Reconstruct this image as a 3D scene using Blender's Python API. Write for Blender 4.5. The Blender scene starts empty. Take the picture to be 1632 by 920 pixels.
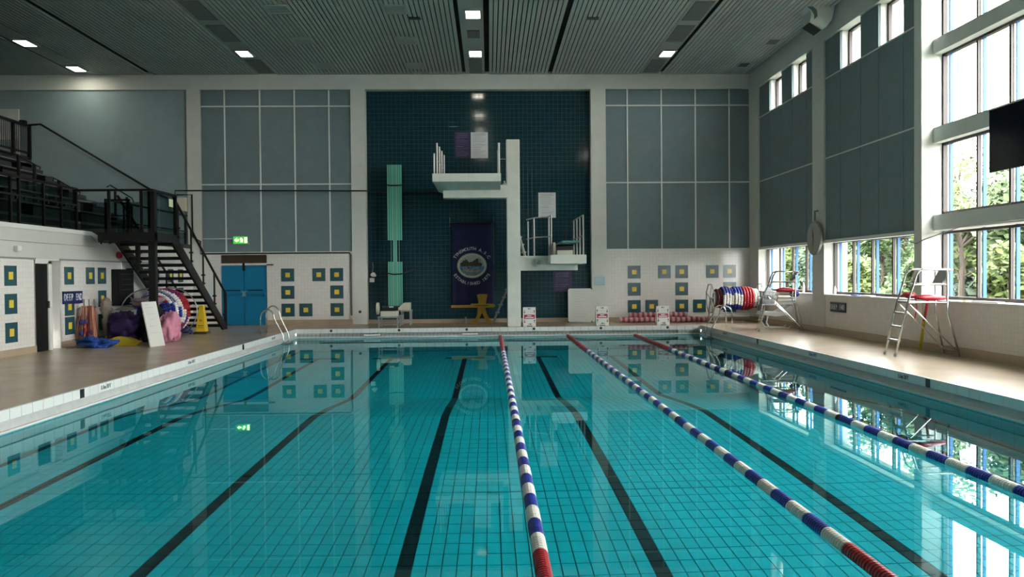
import bpy, math, random
from mathutils import Vector, Matrix, noise as mnoise
random.seed(7)
PI = math.pi
S = bpy.context.scene
COL = S.collection

# ------------------------------------------------------------------ camera
FPX = 1270.0                      # focal length in pixels of a 1632 px wide frame
cam_d = bpy.data.cameras.new('camera')
cam_d.sensor_width = 36.0
cam_d.lens = FPX * 36.0 / 1632.0
cam_d.clip_start, cam_d.clip_end = 0.05, 400
cam = bpy.data.objects.new('camera', cam_d)
COL.objects.link(cam)
YAW, PITCH, ROLL = math.atan(35.83 / FPX), math.atan(20.31 / FPX), 0.0085
cam.matrix_world = Matrix.Translation((0, 0, 1.6)) @ Matrix.Rotation(-YAW, 4, 'Z') @ \
    Matrix.Rotation(PI / 2 - PITCH, 4, 'X') @ Matrix.Rotation(-ROLL, 4, 'Z')
S.camera = cam

# ------------------------------------------------------------------ sky, exposure
wd = bpy.data.worlds.new('overcast_sky')
S.world = wd
wd.use_nodes = True
bg = wd.node_tree.nodes['Background']
bg.inputs[0].default_value = (1.0, 0.99, 0.97, 1)
bg.inputs[1].default_value = 13.0
LAMP = 16.0
S.view_settings.view_transform = 'Standard'
S.view_settings.look = 'None'
S.view_settings.gamma = 1.0
S.view_settings.use_curve_mapping = False
S.view_settings.exposure = 0.95
cy = S.cycles
cy.max_bounces = 14
cy.diffuse_bounces = 5
cy.glossy_bounces = 6
cy.transmission_bounces = 8
cy.transparent_max_bounces = 24
cy.sample_clamp_indirect = 6.0
cy.caustics_refractive = True
cy.caustics_reflective = False
cy.blur_glossy = 0.5
cy.use_denoising = True

# ------------------------------------------------------------------ mesh builder
class B:
    def __init__(s):
        s.v, s.f = [], []
    def add(s, vs, fs):
        o = len(s.v)
        s.v += [tuple(p) for p in vs]
        s.f += [tuple(i + o for i in f) for f in fs]
        return s
    def box(s, x0, x1, y0, y1, z0, z1):
        return s.add([(x0, y0, z0), (x1, y0, z0), (x1, y1, z0), (x0, y1, z0), (x0, y0, z1), (x1, y0, z1), (x1, y1, z1), (x0, y1, z1)],
                     [(0, 3, 2, 1), (4, 5, 6, 7), (0, 1, 5, 4), (1, 2, 6, 5), (2, 3, 7, 6), (3, 0, 4, 7)])
    def quad(s, a, b, c, d):
        return s.add([a, b, c, d], [(0, 1, 2, 3)])
    def cyl(s, a, b, r, n=8, r1=None):
        a, b = Vector(a), Vector(b)
        r1 = r if r1 is None else r1
        d = (b - a).normalized()
        u = d.orthogonal().normalized()
        w = d.cross(u)
        vs = []
        for p, q in ((a, r), (b, r1)):
            for i in range(n):
                t = 2 * PI * i / n
                vs.append(p + (u * math.cos(t) + w * math.sin(t)) * q)
        fs = [(i, (i + 1) % n, n + (i + 1) % n, n + i) for i in range(n)]
        fs += [tuple(range(n - 1, -1, -1)), tuple(range(n, 2 * n))]
        return s.add(vs, fs)
    def tube(s, pts, r, n=8, closed=False):
        pts = [Vector(p) for p in pts]
        m = len(pts)
        prev = None
        vs = []
        for i, p in enumerate(pts):
            a = pts[i - 1] if (i > 0 or closed) else pts[0]
            b = pts[(i + 1) % m] if (i < m - 1 or closed) else pts[-1]
            d = (b - a).normalized()
            u = d.orthogonal().normalized() if prev is None else (prev - d * prev.dot(d)).normalized()
            prev = u
            w = d.cross(u)
            rr = r[i] if isinstance(r, (list, tuple)) else r
            for k in range(n):
                t = 2 * PI * k / n
                vs.append(p + (u * math.cos(t) + w * math.sin(t)) * rr)
        fs = []
        for i in range(m if closed else m - 1):
            j = (i + 1) % m
            for k in range(n):
                fs.append((i * n + k, i * n + (k + 1) % n, j * n + (k + 1) % n, j * n + k))
        if not closed:
            fs += [tuple(range(n - 1, -1, -1)), tuple(range((m - 1) * n, m * n))]
        return s.add(vs, fs)
    def prism(s, poly, axis, a, b):
        n = len(poly)
        def P(u, v, w):
            return {'x': (w, u, v), 'y': (u, w, v), 'z': (u, v, w)}[axis]
        vs = [P(u, v, a) for u, v in poly] + [P(u, v, b) for u, v in poly]
        fs = [tuple(range(n)), tuple(range(2 * n - 1, n - 1, -1))]
        fs += [(i, i + n, (i + 1) % n + n, (i + 1) % n) for i in range(n)]
        return s.add(vs, fs)
    def lathe(s, prof, o, d=(0, 0, 1), n=16):
        o, d = Vector(o), Vector(d).normalized()
        u = d.orthogonal().normalized()
        w = d.cross(u)
        vs = []
        for r, h in prof:
            for i in range(n):
                t = 2 * PI * i / n
                vs.append(o + d * h + (u * math.cos(t) + w * math.sin(t)) * r)
        fs = []
        for j in range(len(prof) - 1):
            for i in range(n):
                fs.append((j * n + i, j * n + (i + 1) % n, (j + 1) * n + (i + 1) % n, (j + 1) * n + i))
        fs += [tuple(range(n - 1, -1, -1)), tuple(range((len(prof) - 1) * n, len(prof) * n))]
        return s.add(vs, fs)
    def blob(s, c, rx, ry, rz, n=30, m=18, rough=0.12, seed=0, flat=True):
        """crumpled heap: an ellipsoid with folds, flattened where it lies on the floor"""
        vs = []
        off = Vector((seed * 3.7, seed * 1.3, seed * 2.1))
        for j in range(m + 1):
            la = -PI / 2 + PI * j / m
            for i in range(n):
                lo = 2 * PI * i / n
                d = Vector((math.cos(la) * math.cos(lo), math.cos(la) * math.sin(lo), math.sin(la)))
                k = 1 + rough * (1.6 * mnoise.noise(d * 1.6 + off) - 1.3 * abs(mnoise.noise(d * 3.4 + off)) + .7 * mnoise.noise(d * 7 + off)) + rough * .3
                z = c[2] + rz * k * d.z
                if flat:
                    z = max(z, c[2] - rz * 0.92)
                vs.append((c[0] + rx * k * d.x, c[1] + ry * k * d.y, z))
        fs = [(j * n + i, j * n + (i + 1) % n, (j + 1) * n + (i + 1) % n, (j + 1) * n + i) for j in range(m) for i in range(n)]
        return s.add(vs, fs)

def wloc(o):
    v = Vector((0, 0, 0))
    while o is not None:
        v = v + o.location
        o = o.parent
    return v

def obj(name, b, mat, parent=None, smooth=False, local=False, bevel=0.0):
    """one mesh object; coordinates are world coordinates unless local"""
    vs = [Vector(p) for p in b.v]
    loc = Vector((0, 0, 0))
    if parent is not None:
        if not local:
            w = wloc(parent)
            vs = [p - w for p in vs]
    elif not local:
        x0, x1 = min(p.x for p in vs), max(p.x for p in vs)
        y0, y1 = min(p.y for p in vs), max(p.y for p in vs)
        loc = Vector(((x0 + x1) / 2, (y0 + y1) / 2, min(p.z for p in vs)))
        vs = [p - loc for p in vs]
    me = bpy.data.meshes.new(name)
    me.from_pydata([tuple(p) for p in vs], [], b.f)
    me.materials.append(mat)
    if smooth:
        me.polygons.foreach_set('use_smooth', [True] * len(me.polygons))
    me.update()
    o = bpy.data.objects.new(name, me)
    o.location = loc
    COL.objects.link(o)
    o.parent = parent
    if bevel:
        m = o.modifiers.new('bevel', 'BEVEL')
        m.width, m.segments, m.limit_method = bevel, 2, 'ANGLE'
    return o

def thing(name, label, cat, loc, group=None, rz=0.0):
    o = bpy.data.objects.new(name, None)
    o.empty_display_size = 0.2
    o.location = loc
    o.rotation_euler = (0, 0, rz)
    COL.objects.link(o)
    return tag(o, label, cat, group)

def tag(o, label, cat, group=None):
    o['label'], o['category'] = label, cat
    if group:
        o['group'] = group
    return o

def struct(o, label=None):
    o['kind'] = 'structure'
    if label:
        o['label'] = label
    return o

def inst(name, me, parent, loc, rot=(0, 0, 0)):
    o = bpy.data.objects.new(name, me)
    o.location, o.rotation_euler = loc, rot
    o.parent = parent
    COL.objects.link(o)
    return o

def box(*a):
    return B().box(*a)

# ------------------------------------------------------------------ materials
def lin(c):
    return tuple(((x / 12.92) if x <= 0.04045 else ((x + 0.055) / 1.055) ** 2.4) for x in c)

MATS = {}
def mat(name, col, rough=0.5, metal=0.0, noise=0.0, nscale=4.0, bump=0.0, bscale=60.0, spec=0.5, emit=0.0, ecol=None, coat=0.0):
    if name in MATS:
        return MATS[name]
    m = bpy.data.materials.new(name)
    m.use_nodes = True
    nt = m.node_tree
    p = nt.nodes['Principled BSDF']
    p.inputs['Base Color'].default_value = (*col, 1)
    p.inputs['Roughness'].default_value = rough
    p.inputs['Metallic'].default_value = metal
    p.inputs['Specular IOR Level'].default_value = spec
    p.inputs['Coat Weight'].default_value = coat
    if emit:
        p.inputs['Emission Color'].default_value = (*(ecol or col), 1)
        p.inputs['Emission Strength'].default_value = emit
    if noise or bump:
        g = nt.nodes.new('ShaderNodeNewGeometry')
    if noise:
        n = nt.nodes.new('ShaderNodeTexNoise')
        n.inputs['Scale'].default_value = nscale
        n.inputs['Detail'].default_value = 5
        nt.links.new(g.outputs['Position'], n.inputs['Vector'])
        r = nt.nodes.new('ShaderNodeMapRange')
        r.inputs[1].default_value, r.inputs[2].default_value = 0.3, 0.7
        r.inputs[3].default_value, r.inputs[4].default_value = 1 - noise, 1 + noise
        nt.links.new(n.outputs['Fac'], r.inputs[0])
        x = nt.nodes.new('ShaderNodeVectorMath')
        x.operation = 'SCALE'
        x.inputs[0].default_value = col
        nt.links.new(r.outputs[0], x.inputs['Scale'])
        nt.links.new(x.outputs[0], p.inputs['Base Color'])
    if bump:
        n2 = nt.nodes.new('ShaderNodeTexNoise')
        n2.inputs['Scale'].default_value = bscale
        nt.links.new(g.outputs['Position'], n2.inputs['Vector'])
        bp = nt.nodes.new('ShaderNodeBump')
        bp.inputs['Strength'].default_value = bump
        bp.inputs['Distance'].default_value = 0.01
        nt.links.new(n2.outputs['Fac'], bp.inputs['Height'])
        nt.links.new(bp.outputs[0], p.inputs['Normal'])
    MATS[name] = m
    return m

def tilemat(name, c1, c2, grout, w, h, u, v, rough=0.15, mortar=0.004, u0=0.0, v0=0.0, bump=0.25, uneven=0.0):
    """glazed wall tiles too small to pick apart: stack-bonded grid in world metres"""
    m = bpy.data.materials.new(name)
    m.use_nodes = True
    nt = m.node_tree
    p = nt.nodes['Principled BSDF']
    g = nt.nodes.new('ShaderNodeNewGeometry')
    sp = nt.nodes.new('ShaderNodeSeparateXYZ')
    nt.links.new(g.outputs['Position'], sp.inputs[0])
    cb = nt.nodes.new('ShaderNodeCombineXYZ')
    for k, (ax, off) in enumerate(((u, u0), (v, v0))):
        ad = nt.nodes.new('ShaderNodeMath')
        ad.operation = 'ADD'
        ad.inputs[1].default_value = off + (40 * w if k == 0 else 40 * h)
        nt.links.new(sp.outputs[ax], ad.inputs[0])
        nt.links.new(ad.outputs[0], cb.inputs[k])
    br = nt.nodes.new('ShaderNodeTexBrick')
    br.offset = 0.0
    br.inputs['Scale'].default_value = 1.0
    br.inputs['Mortar Size'].default_value = mortar
    br.inputs['Mortar Smooth'].default_value = 0.1
    br.inputs['Brick Width'].default_value = w
    br.inputs['Row Height'].default_value = h
    br.inputs['Color1'].default_value = (*c1, 1)
    br.inputs['Color2'].default_value = (*c2, 1)
    br.inputs['Mortar'].default_value = (*grout, 1)
    nt.links.new(cb.outputs[0], br.inputs['Vector'])
    nt.links.new(br.outputs['Color'], p.inputs['Base Color'])
    mr = nt.nodes.new('ShaderNodeMapRange')
    mr.inputs[3].default_value, mr.inputs[4].default_value = rough, 0.7
    nt.links.new(br.outputs['Fac'], mr.inputs[0])
    nt.links.new(mr.outputs[0], p.inputs['Roughness'])
    bp = nt.nodes.new('ShaderNodeBump')
    bp.invert = True
    bp.inputs['Strength'].default_value = bump
    bp.inputs['Distance'].default_value = 0.003
    nt.links.new(br.outputs['Fac'], bp.inputs['Height'])
    nt.links.new(bp.outputs[0], p.inputs['Normal'])
    MATS[name] = m
    return m

WHITE_B = tilemat('white_tiles_back', (.76, .74, .70), (.72, .70, .66), (.54, .53, .50), .11, .11, 'X', 'Z', mortar=.003)
WHITE_S = tilemat('white_tiles_side', (.76, .74, .70), (.72, .70, .66), (.54, .53, .50), .11, .11, 'Y', 'Z', mortar=.003)
TEAL_B = tilemat('dark_teal_tiles', (.006, .032, .045), (.008, .038, .052), (.024, .058, .068), .15, .15, 'X', 'Z', rough=.1, mortar=.004)
POOL_X = tilemat('pool_wall_tiles_side', (.10, .52, .58), (.09, .49, .55), (.02, .14, .20), .244, .122, 'Y', 'Z', mortar=.005)
POOL_Y = tilemat('pool_wall_tiles_end', (.10, .52, .58), (.09, .49, .55), (.02, .14, .20), .244, .122, 'X', 'Z', mortar=.005)
GREYT_Y = tilemat('channel_tiles_end', (.42, .45, .43), (.40, .43, .41), (.10, .12, .12), .125, .2, 'X', 'Z', mortar=.006)
M_CREAM = mat('offwhite_paint', (.64, .65, .61), .6, noise=.04, nscale=2)
M_WHITEP = mat('white_paint', (.72, .72, .68), .5, noise=.03, nscale=2)
M_PANEL = mat('grey_acoustic_panel', (.16, .22, .24), .85, noise=.05, nscale=3, bump=.15, bscale=300)
M_GALW = mat('blue_grey_wall', (.27, .36, .38), .8, noise=.06, nscale=1.5)
M_TRIM = mat('white_trim', (.72, .74, .72), .5)
M_DECK = mat('tan_deck', (.43, .345, .255), .24, noise=.10, nscale=1.2, bump=.08, bscale=120)
M_SKIRT = mat('tan_skirting', (.42, .33, .23), .35, noise=.06, nscale=3)
M_COPE = mat('white_coping_tile', (.68, .71, .68), .2)
M_CHAN = mat('grey_channel', (.42, .44, .42), .5, noise=.08, nscale=6)
M_GROUT = mat('dark_grout', (.012, .09, .13), .8)
M_PTILE = mat('water_tinted_floor_tile', (.012, .64, .76), .35, noise=.04, nscale=1.5)  # pale tiles; the red light absorbed by the water is taken out of the colour
M_LTILE = mat('black_lane_tile', (.006, .012, .016), .4)
M_SLAT = mat('grey_ceiling_slat', (.40, .44, .41), .55, noise=.05, nscale=1)
M_CEILB = mat('dark_ceiling_void', (.035, .04, .037), .9)
M_STRIP = mat('ceiling_strip_panel', (.33, .36, .34), .6)
M_DIFF = mat('unlit_diffuser', (.13, .15, .14), .5)
M_VENT = mat('vent_grille_grey', (.32, .355, .33), .6)
M_BLACK = mat('black_metal', (.006, .0065, .0065), .45, spec=.3)
M_DARK = mat('dark_plastic', (.012, .012, .014), .35)
M_STEEL = mat('stainless_steel', (.62, .62, .60), .22, 1.0)
M_GALV = mat('galvanised_steel', (.42, .43, .42), .4, .8)
M_TEALSQ = mat('teal_square_tile', (.025, .085, .105), .18)
M_YEL = mat('yellow_tile', (.75, .58, .07), .25)
M_BLUED = mat('blue_door_paint', (.005, .17, .33), .4, noise=.05, nscale=2)
M_BROWN = mat('brown_wood', (.05, .032, .022), .5, noise=.15, nscale=8)
M_FRAME = mat('dark_brown_window_frame', (.022, .011, .010), .45)
M_SKYB = mat('bright_blue_fin', (.012, .10, .34), .5)
M_NAVY = mat('navy_cloth', (.004, .007, .05), .8, noise=.1, nscale=3)
M_NAVYS = mat('navy_sign', (.012, .02, .12), .4)
M_PURP = mat('purple_poster', (.022, .014, .07), .5)
M_PAPER = mat('white_paper', (.62, .66, .68), .6)
M_INK = mat('grey_ink', (.16, .17, .19), .7)
M_INKP = mat('pale_ink', (.16, .15, .22), .7)
M_LETTER = mat('white_letter', (.8, .82, .8), .5)
M_EMBL = mat('pale_embroidery', (.48, .52, .46), .8)
M_BOARDG = mat('sea_green_springboard', (.07, .42, .30), .4)
M_BOARDL = mat('pale_green_rib', (.25, .62, .50), .35)
M_BOARDT = mat('teal_board_top', (.04, .25, .24), .5)
M_CONC = mat('white_concrete', (.66, .67, .61), .6, noise=.06, nscale=3)
M_CREAMP = mat('cream_plastic', (.62, .58, .47), .5)
M_OCHRE = mat('ochre_painted_wood', (.42, .24, .02), .5, noise=.08, nscale=5)
M_WB = mat('whiteboard', (.68, .68, .64), .25)
M_RED = mat('red_plastic', (.42, .02, .035), .35)
M_ROPER = mat('red_float', (.36, .012, .02), .35)
M_ROPEB = mat('blue_float', (.012, .03, .30), .3)
M_ROPEW = mat('white_float', (.75, .74, .68), .35)
M_ROPEK = mat('black_float', (.01, .01, .012), .4)
M_SIGNR = mat('crimson_sign_panel', (.38, .012, .05), .45)
M_YCONE = mat('yellow_cone_plastic', (.72, .50, .02), .4)
M_PINK = mat('pink_fabric', (.62, .25, .35), .8, noise=.12, nscale=6)
M_PURB = mat('purple_fabric', (.045, .025, .12), .85, noise=.2, nscale=5)
M_BLKB = mat('black_fabric', (.006, .006, .008), .7)
M_YELB = mat('yellow_fabric', (.55, .42, .02), .7)
M_BLUB = mat('blue_fabric', (.01, .06, .30), .75, noise=.25, nscale=10)
M_SALM = mat('salmon_foam', (.58, .24, .15), .8, noise=.2, nscale=20)
M_NET = mat('grey_net', (.30, .25, .22), .8)
M_GREYPL = mat('grey_plastic', (.24, .26, .25), .5)
M_SEAT = mat('dark_bench_plastic', (.03, .033, .036), .5)
M_TIER = mat('dark_tier_concrete', (.045, .05, .052), .8, noise=.1, nscale=3)
M_EDGE = mat('tread_edge', (.17, .18, .18), .6)
M_LEAF1 = mat('leaf_green', (.045, .085, .022), .7, noise=.35, nscale=1.3)
M_LEAF2 = mat('leaf_dark', (.018, .042, .016), .7, noise=.3, nscale=1.1)
M_LEAF3 = mat('leaf_light', (.085, .125, .03), .7, noise=.3, nscale=1.5)
M_BARK = mat('bark', (.06, .045, .035), .9)
M_GRND = mat('outdoor_ground', (.045, .06, .022), .95, noise=.3, nscale=.6)
M_PAVE = mat('pale_bounce_paving', (.34, .32, .28), .9, noise=.1, nscale=2)  # kept pale to throw daylight up onto ceiling and walls
M_WHITEP_DIM = mat('white_paint_dimmed', (.58, .58, .54), .5, noise=.03, nscale=2)  # darker copy of the white paint; the wall's dimmer light is in its colour
M_BEAD = mat('beige_glazing_bead', (.25, .22, .18), .6)
M_WING = mat('cream_render', (.70, .68, .50), .8)
M_LAMP = mat('lit_lamp_diffuser', (1, .97, .85), .5, emit=LAMP, ecol=(1.0, .95, .78))
M_EXIT = mat('lit_exit_sign_green', (.05, .35, .05), .5, emit=.35, ecol=(.10, .75, .10))
M_EXITW = mat('lit_exit_pictogram', (.8, 1, .5), .5, emit=2.2, ecol=(.75, 1.0, .35))

def glassmat(name, tint, refl=0.06, rough=0.0):
    m = bpy.data.materials.new(name)
    m.use_nodes = True
    nt = m.node_tree
    nt.nodes.clear()
    out = nt.nodes.new('ShaderNodeOutputMaterial')
    tr = nt.nodes.new('ShaderNodeBsdfTransparent')
    tr.inputs[0].default_value = (*tint, 1)
    gl = nt.nodes.new('ShaderNodeBsdfGlossy')
    gl.inputs['Roughness'].default_value = rough
    mx = nt.nodes.new('ShaderNodeMixShader')
    mx.inputs[0].default_value = refl
    nt.links.new(tr.outputs[0], mx.inputs[1])
    nt.links.new(gl.outputs[0], mx.inputs[2])
    nt.links.new(mx.outputs[0], out.inputs[0])
    return m
M_PANE = glassmat('window_glass', (.95, .97, .96), .05)
M_BALG = glassmat('balustrade_glass', (.50, .62, .62), .06)

def watermat():
    m = bpy.data.materials.new('pool_water')
    m.use_nodes = True
    nt = m.node_tree
    nt.nodes.clear()
    out = nt.nodes.new('ShaderNodeOutputMaterial')
    g = nt.nodes.new('ShaderNodeBsdfGlass')
    g.inputs['Color'].default_value = (.74, .98, .99, 1)
    g.inputs['Roughness'].default_value = 0.0
    g.inputs['IOR'].default_value = 1.333
    pos = nt.nodes.new('ShaderNodeNewGeometry')
    n = nt.nodes.new('ShaderNodeTexNoise')
    n.inputs['Scale'].default_value = 1.1
    n.inputs['Detail'].default_value = 1.0
    nt.links.new(pos.outputs['Position'], n.inputs['Vector'])
    bp = nt.nodes.new('ShaderNodeBump')
    bp.inputs['Strength'].default_value = 0.02
    bp.inputs['Distance'].default_value = 0.01
    nt.links.new(n.outputs['Fac'], bp.inputs['Height'])
    nt.links.new(bp.outputs[0], g.inputs['Normal'])
    nt.links.new(g.outputs[0], out.inputs[0])
    return m
M_WATER = watermat()

def text_mesh(s, size, depth=0.004, bold=0.0):
    cu = bpy.data.curves.new('lettering', 'FONT')
    cu.body, cu.size, cu.extrude = s, size, depth
    cu.offset = bold
    cu.align_x, cu.align_y = 'CENTER', 'CENTER'
    o = bpy.data.objects.new('lettering', cu)
    COL.objects.link(o)
    bpy.context.view_layer.update()
    me = bpy.data.meshes.new_from_object(o.evaluated_get(bpy.context.evaluated_depsgraph_get()))
    bpy.data.objects.remove(o)
    return [tuple(v.co) for v in me.vertices], [tuple(p.vertices) for p in me.polygons]

def lettering(b, s, size, c, right, up, bold=0.0, rot=0.0):
    """add upright lettering to b, centred at c"""
    vs, fs = text_mesh(s, size, bold=bold)
    right, up = Vector(right), Vector(up)
    nrm = right.cross(up)
    cr, sr = math.cos(rot), math.sin(rot)
    b.add([Vector(c) + right * (x * cr - y * sr) + up * (x * sr + y * cr) + nrm * z for x, y, z in vs], fs)

# ------------------------------------------------------------------ dimensions
PL, PR, PF, PN = -5.98, 6.60, 24.75, -0.3    # pool edges
WB, WR, WL = 27.2, 9.0, -10.0                # wall planes
CEIL = 8.45
WATER = -0.29
def depth(y):
    pr = [(-1, 1.2), (6.35, 1.37), (12.75, 1.74), (13.9, 2.2), (16.1, 3.4), (17.2, 3.55), (26, 4.05)]
    for (a, da), (b, db) in zip(pr, pr[1:]):
        if a <= y <= b:
            return WATER - (da + (db - da) * (y - a) / (b - a))
# ================================================================== STRUCTURE
# ---- deck
dk = B()
dk.box(WL - .3, PL, -8, 28, -.135, 0).box(PR, WR + .6, -8, 28, -.135, 0)
dk.box(PL, PR, PF, 28, -.135, 0).box(PL, PR, -8, PN, -.135, 0)
struct(obj('floor', dk, M_DECK), 'tan non-slip deck around the pool')

# ---- pool basin walls, overflow channels and lips
bw = B()
LIP = .055
xl, xr, yf = PL + LIP, PR - LIP, PF - LIP
ys = [PN, 6.35, 12.75, 13.9, 16.1, 17.2, PF]
for a, b in zip(ys, ys[1:]):
    bw.quad((xl, a, -.275), (xl, b, -.275), (xl, b, depth(b) - .1), (xl, a, depth(a) - .1))
    bw.quad((xr, b, -.275), (xr, a, -.275), (xr, a, depth(a) - .1), (xr, b, depth(b) - .1))
pool_side = struct(obj('wall_pool_sides', bw, POOL_X), 'turquoise tiled side walls of the pool under water')
struct(obj('wall_pool_far', B().quad((xl, yf, -.275), (xr, yf, -.275), (xr, yf, depth(yf) - .1), (xl, yf, depth(yf) - .1)), POOL_Y), 'turquoise tiled far end wall of the pool under water')
struct(obj('wall_pool_near', B().quad((xr, PN, -.275), (xl, PN, -.275), (xl, PN, depth(PN) - .1), (xr, PN, depth(PN) - .1)), POOL_Y), 'turquoise tiled near end wall of the pool under water')

def coping(name, label, chan, chmat, lip, tiles, tmesh, rot):
    root = struct(obj(name, chan, chmat), label)
    obj('overflow_lip', lip, M_COPE, root)
    for p in tiles:
        inst('coping_tile', tmesh, root, Vector(p) - root.location, rot)
    return root
TP = .2496
tb = box(-TP / 2 + .004, TP / 2 - .004, -.02, .03, -.131, .004)
tme = obj('coping_tile', tb, M_COPE, local=True, bevel=0).data
bpy.data.objects.remove(bpy.data.objects['coping_tile'])
ch = B()
ch.add([(PL - .02, PN, -.135), (PL + .01, PN, -.25), (PL - .3, PN, -.25), (PL - .3, PN, -.135), (PL - .02, PF, -.135), (PL + .01, PF, -.25), (PL - .3, PF, -.25), (PL - .3, PF, -.135)],
       [(0, 1, 5, 4), (1, 2, 6, 5), (0, 4, 7, 3)])
n = int((PF - PN) / TP)
coping('trim_1', 'white tiled pool edge beside the spectator gallery', ch, M_CHAN, box(PL - .01, PL + LIP, PN, PF, -.282, -.248),
       [(PL, PF - TP * (k + .5), 0) for k in range(n)], tme, (0, 0, PI / 2))
ch = B()
ch.add([(PR + .02, PN, -.135), (PR - .01, PN, -.25), (PR + .3, PN, -.25), (PR + .3, PN, -.135), (PR + .02, PF, -.135), (PR - .01, PF, -.25), (PR + .3, PF, -.25), (PR + .3, PF, -.135)],
       [(0, 1, 5, 4), (1, 2, 6, 5), (0, 4, 7, 3)])
coping('trim_2', 'white tiled pool edge beside the windows', ch, M_CHAN, box(PR - LIP, PR + .01, PN, PF, -.282, -.248),
       [(PR, PF - TP * (k + .5), 0) for k in range(n)], tme, (0, 0, -PI / 2))
ch = B()
ch.quad((PL, PF + .10, -.135), (PR, PF + .10, -.135), (PR, PF + .03, -.25), (PL, PF + .03, -.25))
ch.box(PL, PL + .72, PF + .0, PF + .09, -.25, -.135).box(PR - .72, PR, PF + .0, PF + .09, -.25, -.135)
ch.quad((PL, PF + .10, -.25), (PR, PF + .10, -.25), (PR, PF - .01, -.25), (PL, PF - .01, -.25))
nf = 50
tpf = (PR - PL) / nf
tbf = box(-tpf / 2 + .005, tpf / 2 - .005, -.02, .03, -.131, .004)
o_ = obj('coping_tile', tbf, M_COPE, local=True)
tmf = o_.data
bpy.data.objects.remove(o_)
far = coping('trim_3', 'white tiled far pool edge with black lane dots', ch, GREYT_Y, box(PL, PR, yf, PF + .01, -.282, -.248),
             [(PL + tpf * (k + .5), PF, 0) for k in range(nf)], tmf, (0, 0, 0))
LANE = 2.09
CEN = [-.72 + LANE * k for k in (-2, -1, 0, 1, 2, 3)]
for x in CEN:
    obj('lane_dot', B().cyl((x, PF - .024, -.055), (x, PF - .012, -.055), .042, 16), M_ROPEK, far)
for x, lab in ((-2.95 - .7, 0), (-.72 + .1, 1)):
    b = B()
    for dx in (-.22, .22):
        b.cyl((x + dx, PF - .03, -.2), (x + dx, PF + .06, -.2), .035, 10)
    b.cyl((x - .22, PF - .02, -.2), (x + .22, PF - .02, -.2), .028, 10)
    obj('grab_bar', b, M_WHITEP, far)
nb = box(PL, PR, PN - .03, PN + .02, -.275, .003)
struct(obj('trim_4', nb, M_COPE), 'white near pool edge')
# depth lettering and black distance markers on the long edges
for X, sx, rt in ((PL + .022, 1, (0, 1, 0)), (PR - .022, -1, (0, -1, 0))):
    par = bpy.data.objects['trim_1' if sx == 1 else 'trim_2']
    for yy, s in ((12.5, '1.6m 5FT'), (16.05, '3.4m 11FT'), (22.1, '3.8m 12FT')):
        b = B()
        lettering(b, s, .085, (X, yy, -.066), rt, (0, 0, 1), bold=.002)
        obj('depth_lettering', b, M_INK, par)
    for yy in (11.78, 19.4):
        obj('distance_marker', box(min(X, X + .004 * sx), max(X, X + .004 * sx), yy - .06, yy + .06, -.131, -.002), M_ROPEK, par)

# ---- tiled pool floor: grout bed, 300 nearest tiles one by one, the rest as one mass
gb = B()
for a, b_ in zip(ys, ys[1:]):
    gb.quad((xl - .02, a, depth(a) - .022), (xr + .02, a, depth(a) - .022), (xr + .02, b_, depth(b_) - .022), (xl - .02, b_, depth(b_) - .022))
pf = struct(obj('floor_pool', gb, M_GROUT), 'tiled pool floor tinted turquoise for the water, with black lane lines')
TW, TL = LANE / 17, .244
c0 = -.72 - TW * round((-.72 - xl) / TW)
cols = [c0 + TW * k for k in range(104) if xl + TW / 2 <= c0 + TW * k <= xr - TW / 2]
rest, restk = B(), B()
GX, GY = .005, .006
def dark(x, y):
    for c in CEN:
        if abs(x - c) < TW * .6 and 1.8 < y < 22.9:
            return True
        if abs(x - c) < .55 and 22.7 < y < 22.95:
            return True
    return False
row_mesh = {}
r = 0
y = PN + .02
while y + TL < PF - LIP:
    if 8.45 < y < 8.69 and r % 1 == 0 and not row_mesh.get('joint'):
        row_mesh['joint'] = True
        y += .012
    y0, y1 = y + GY, y + TL - GY
    z0, z1 = depth(y0), depth(y1)
    near = 6.2 < y < 7.4
    for x in cols:
        dk_ = dark(x, y + TL / 2)
        if near and abs(x) < 3.7:
            key = (r, dk_)
            if key not in row_mesh:
                t = B()
                h = TW / 2 - GX
                t.add([(-h, y0 - y, z0 - z0), (h, y0 - y, 0), (h, y1 - y, z1 - z0), (-h, y1 - y, z1 - z0),
                       (-h - .002, y0 - y - .002, -.024), (h + .002, y0 - y - .002, -.024), (h + .002, y1 - y + .002, z1 - z0 - .024), (-h - .002, y1 - y + .002, z1 - z0 - .024)],
                      [(0, 1, 2, 3), (0, 4, 5, 1), (1, 5, 6, 2), (2, 6, 7, 3), (3, 7, 4, 0)])
                q = obj('tile', t, M_LTILE if dk_ else M_PTILE, local=True)
                row_mesh[key] = q.data
                bpy.data.objects.remove(q)
            inst('tile', row_mesh[key], pf, Vector((x, y, z0)) - pf.location)
        else:
            h = TW / 2 - GX
            (restk if dk_ else rest).add([(x - h, y0, z0), (x + h, y0, z0), (x + h, y1, z1), (x - h, y1, z1),
                                          (x - h - .002, y0 - .002, z0 - .024), (x + h + .002, y0 - .002, z0 - .024), (x + h + .002, y1 + .002, z1 - .024), (x - h - .002, y1 + .002, z1 - .024)],
                                         [(0, 1, 2, 3), (0, 4, 5, 1), (1, 5, 6, 2), (2, 6, 7, 3), (3, 7, 4, 0)])
    y += TL
    r += 1
o_ = obj('floor_tiles', rest, M_PTILE, pf); o_['kind'] = 'stuff'
o_ = obj('lane_line_tiles', restk, M_LTILE, pf); o_['kind'] = 'stuff'

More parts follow.
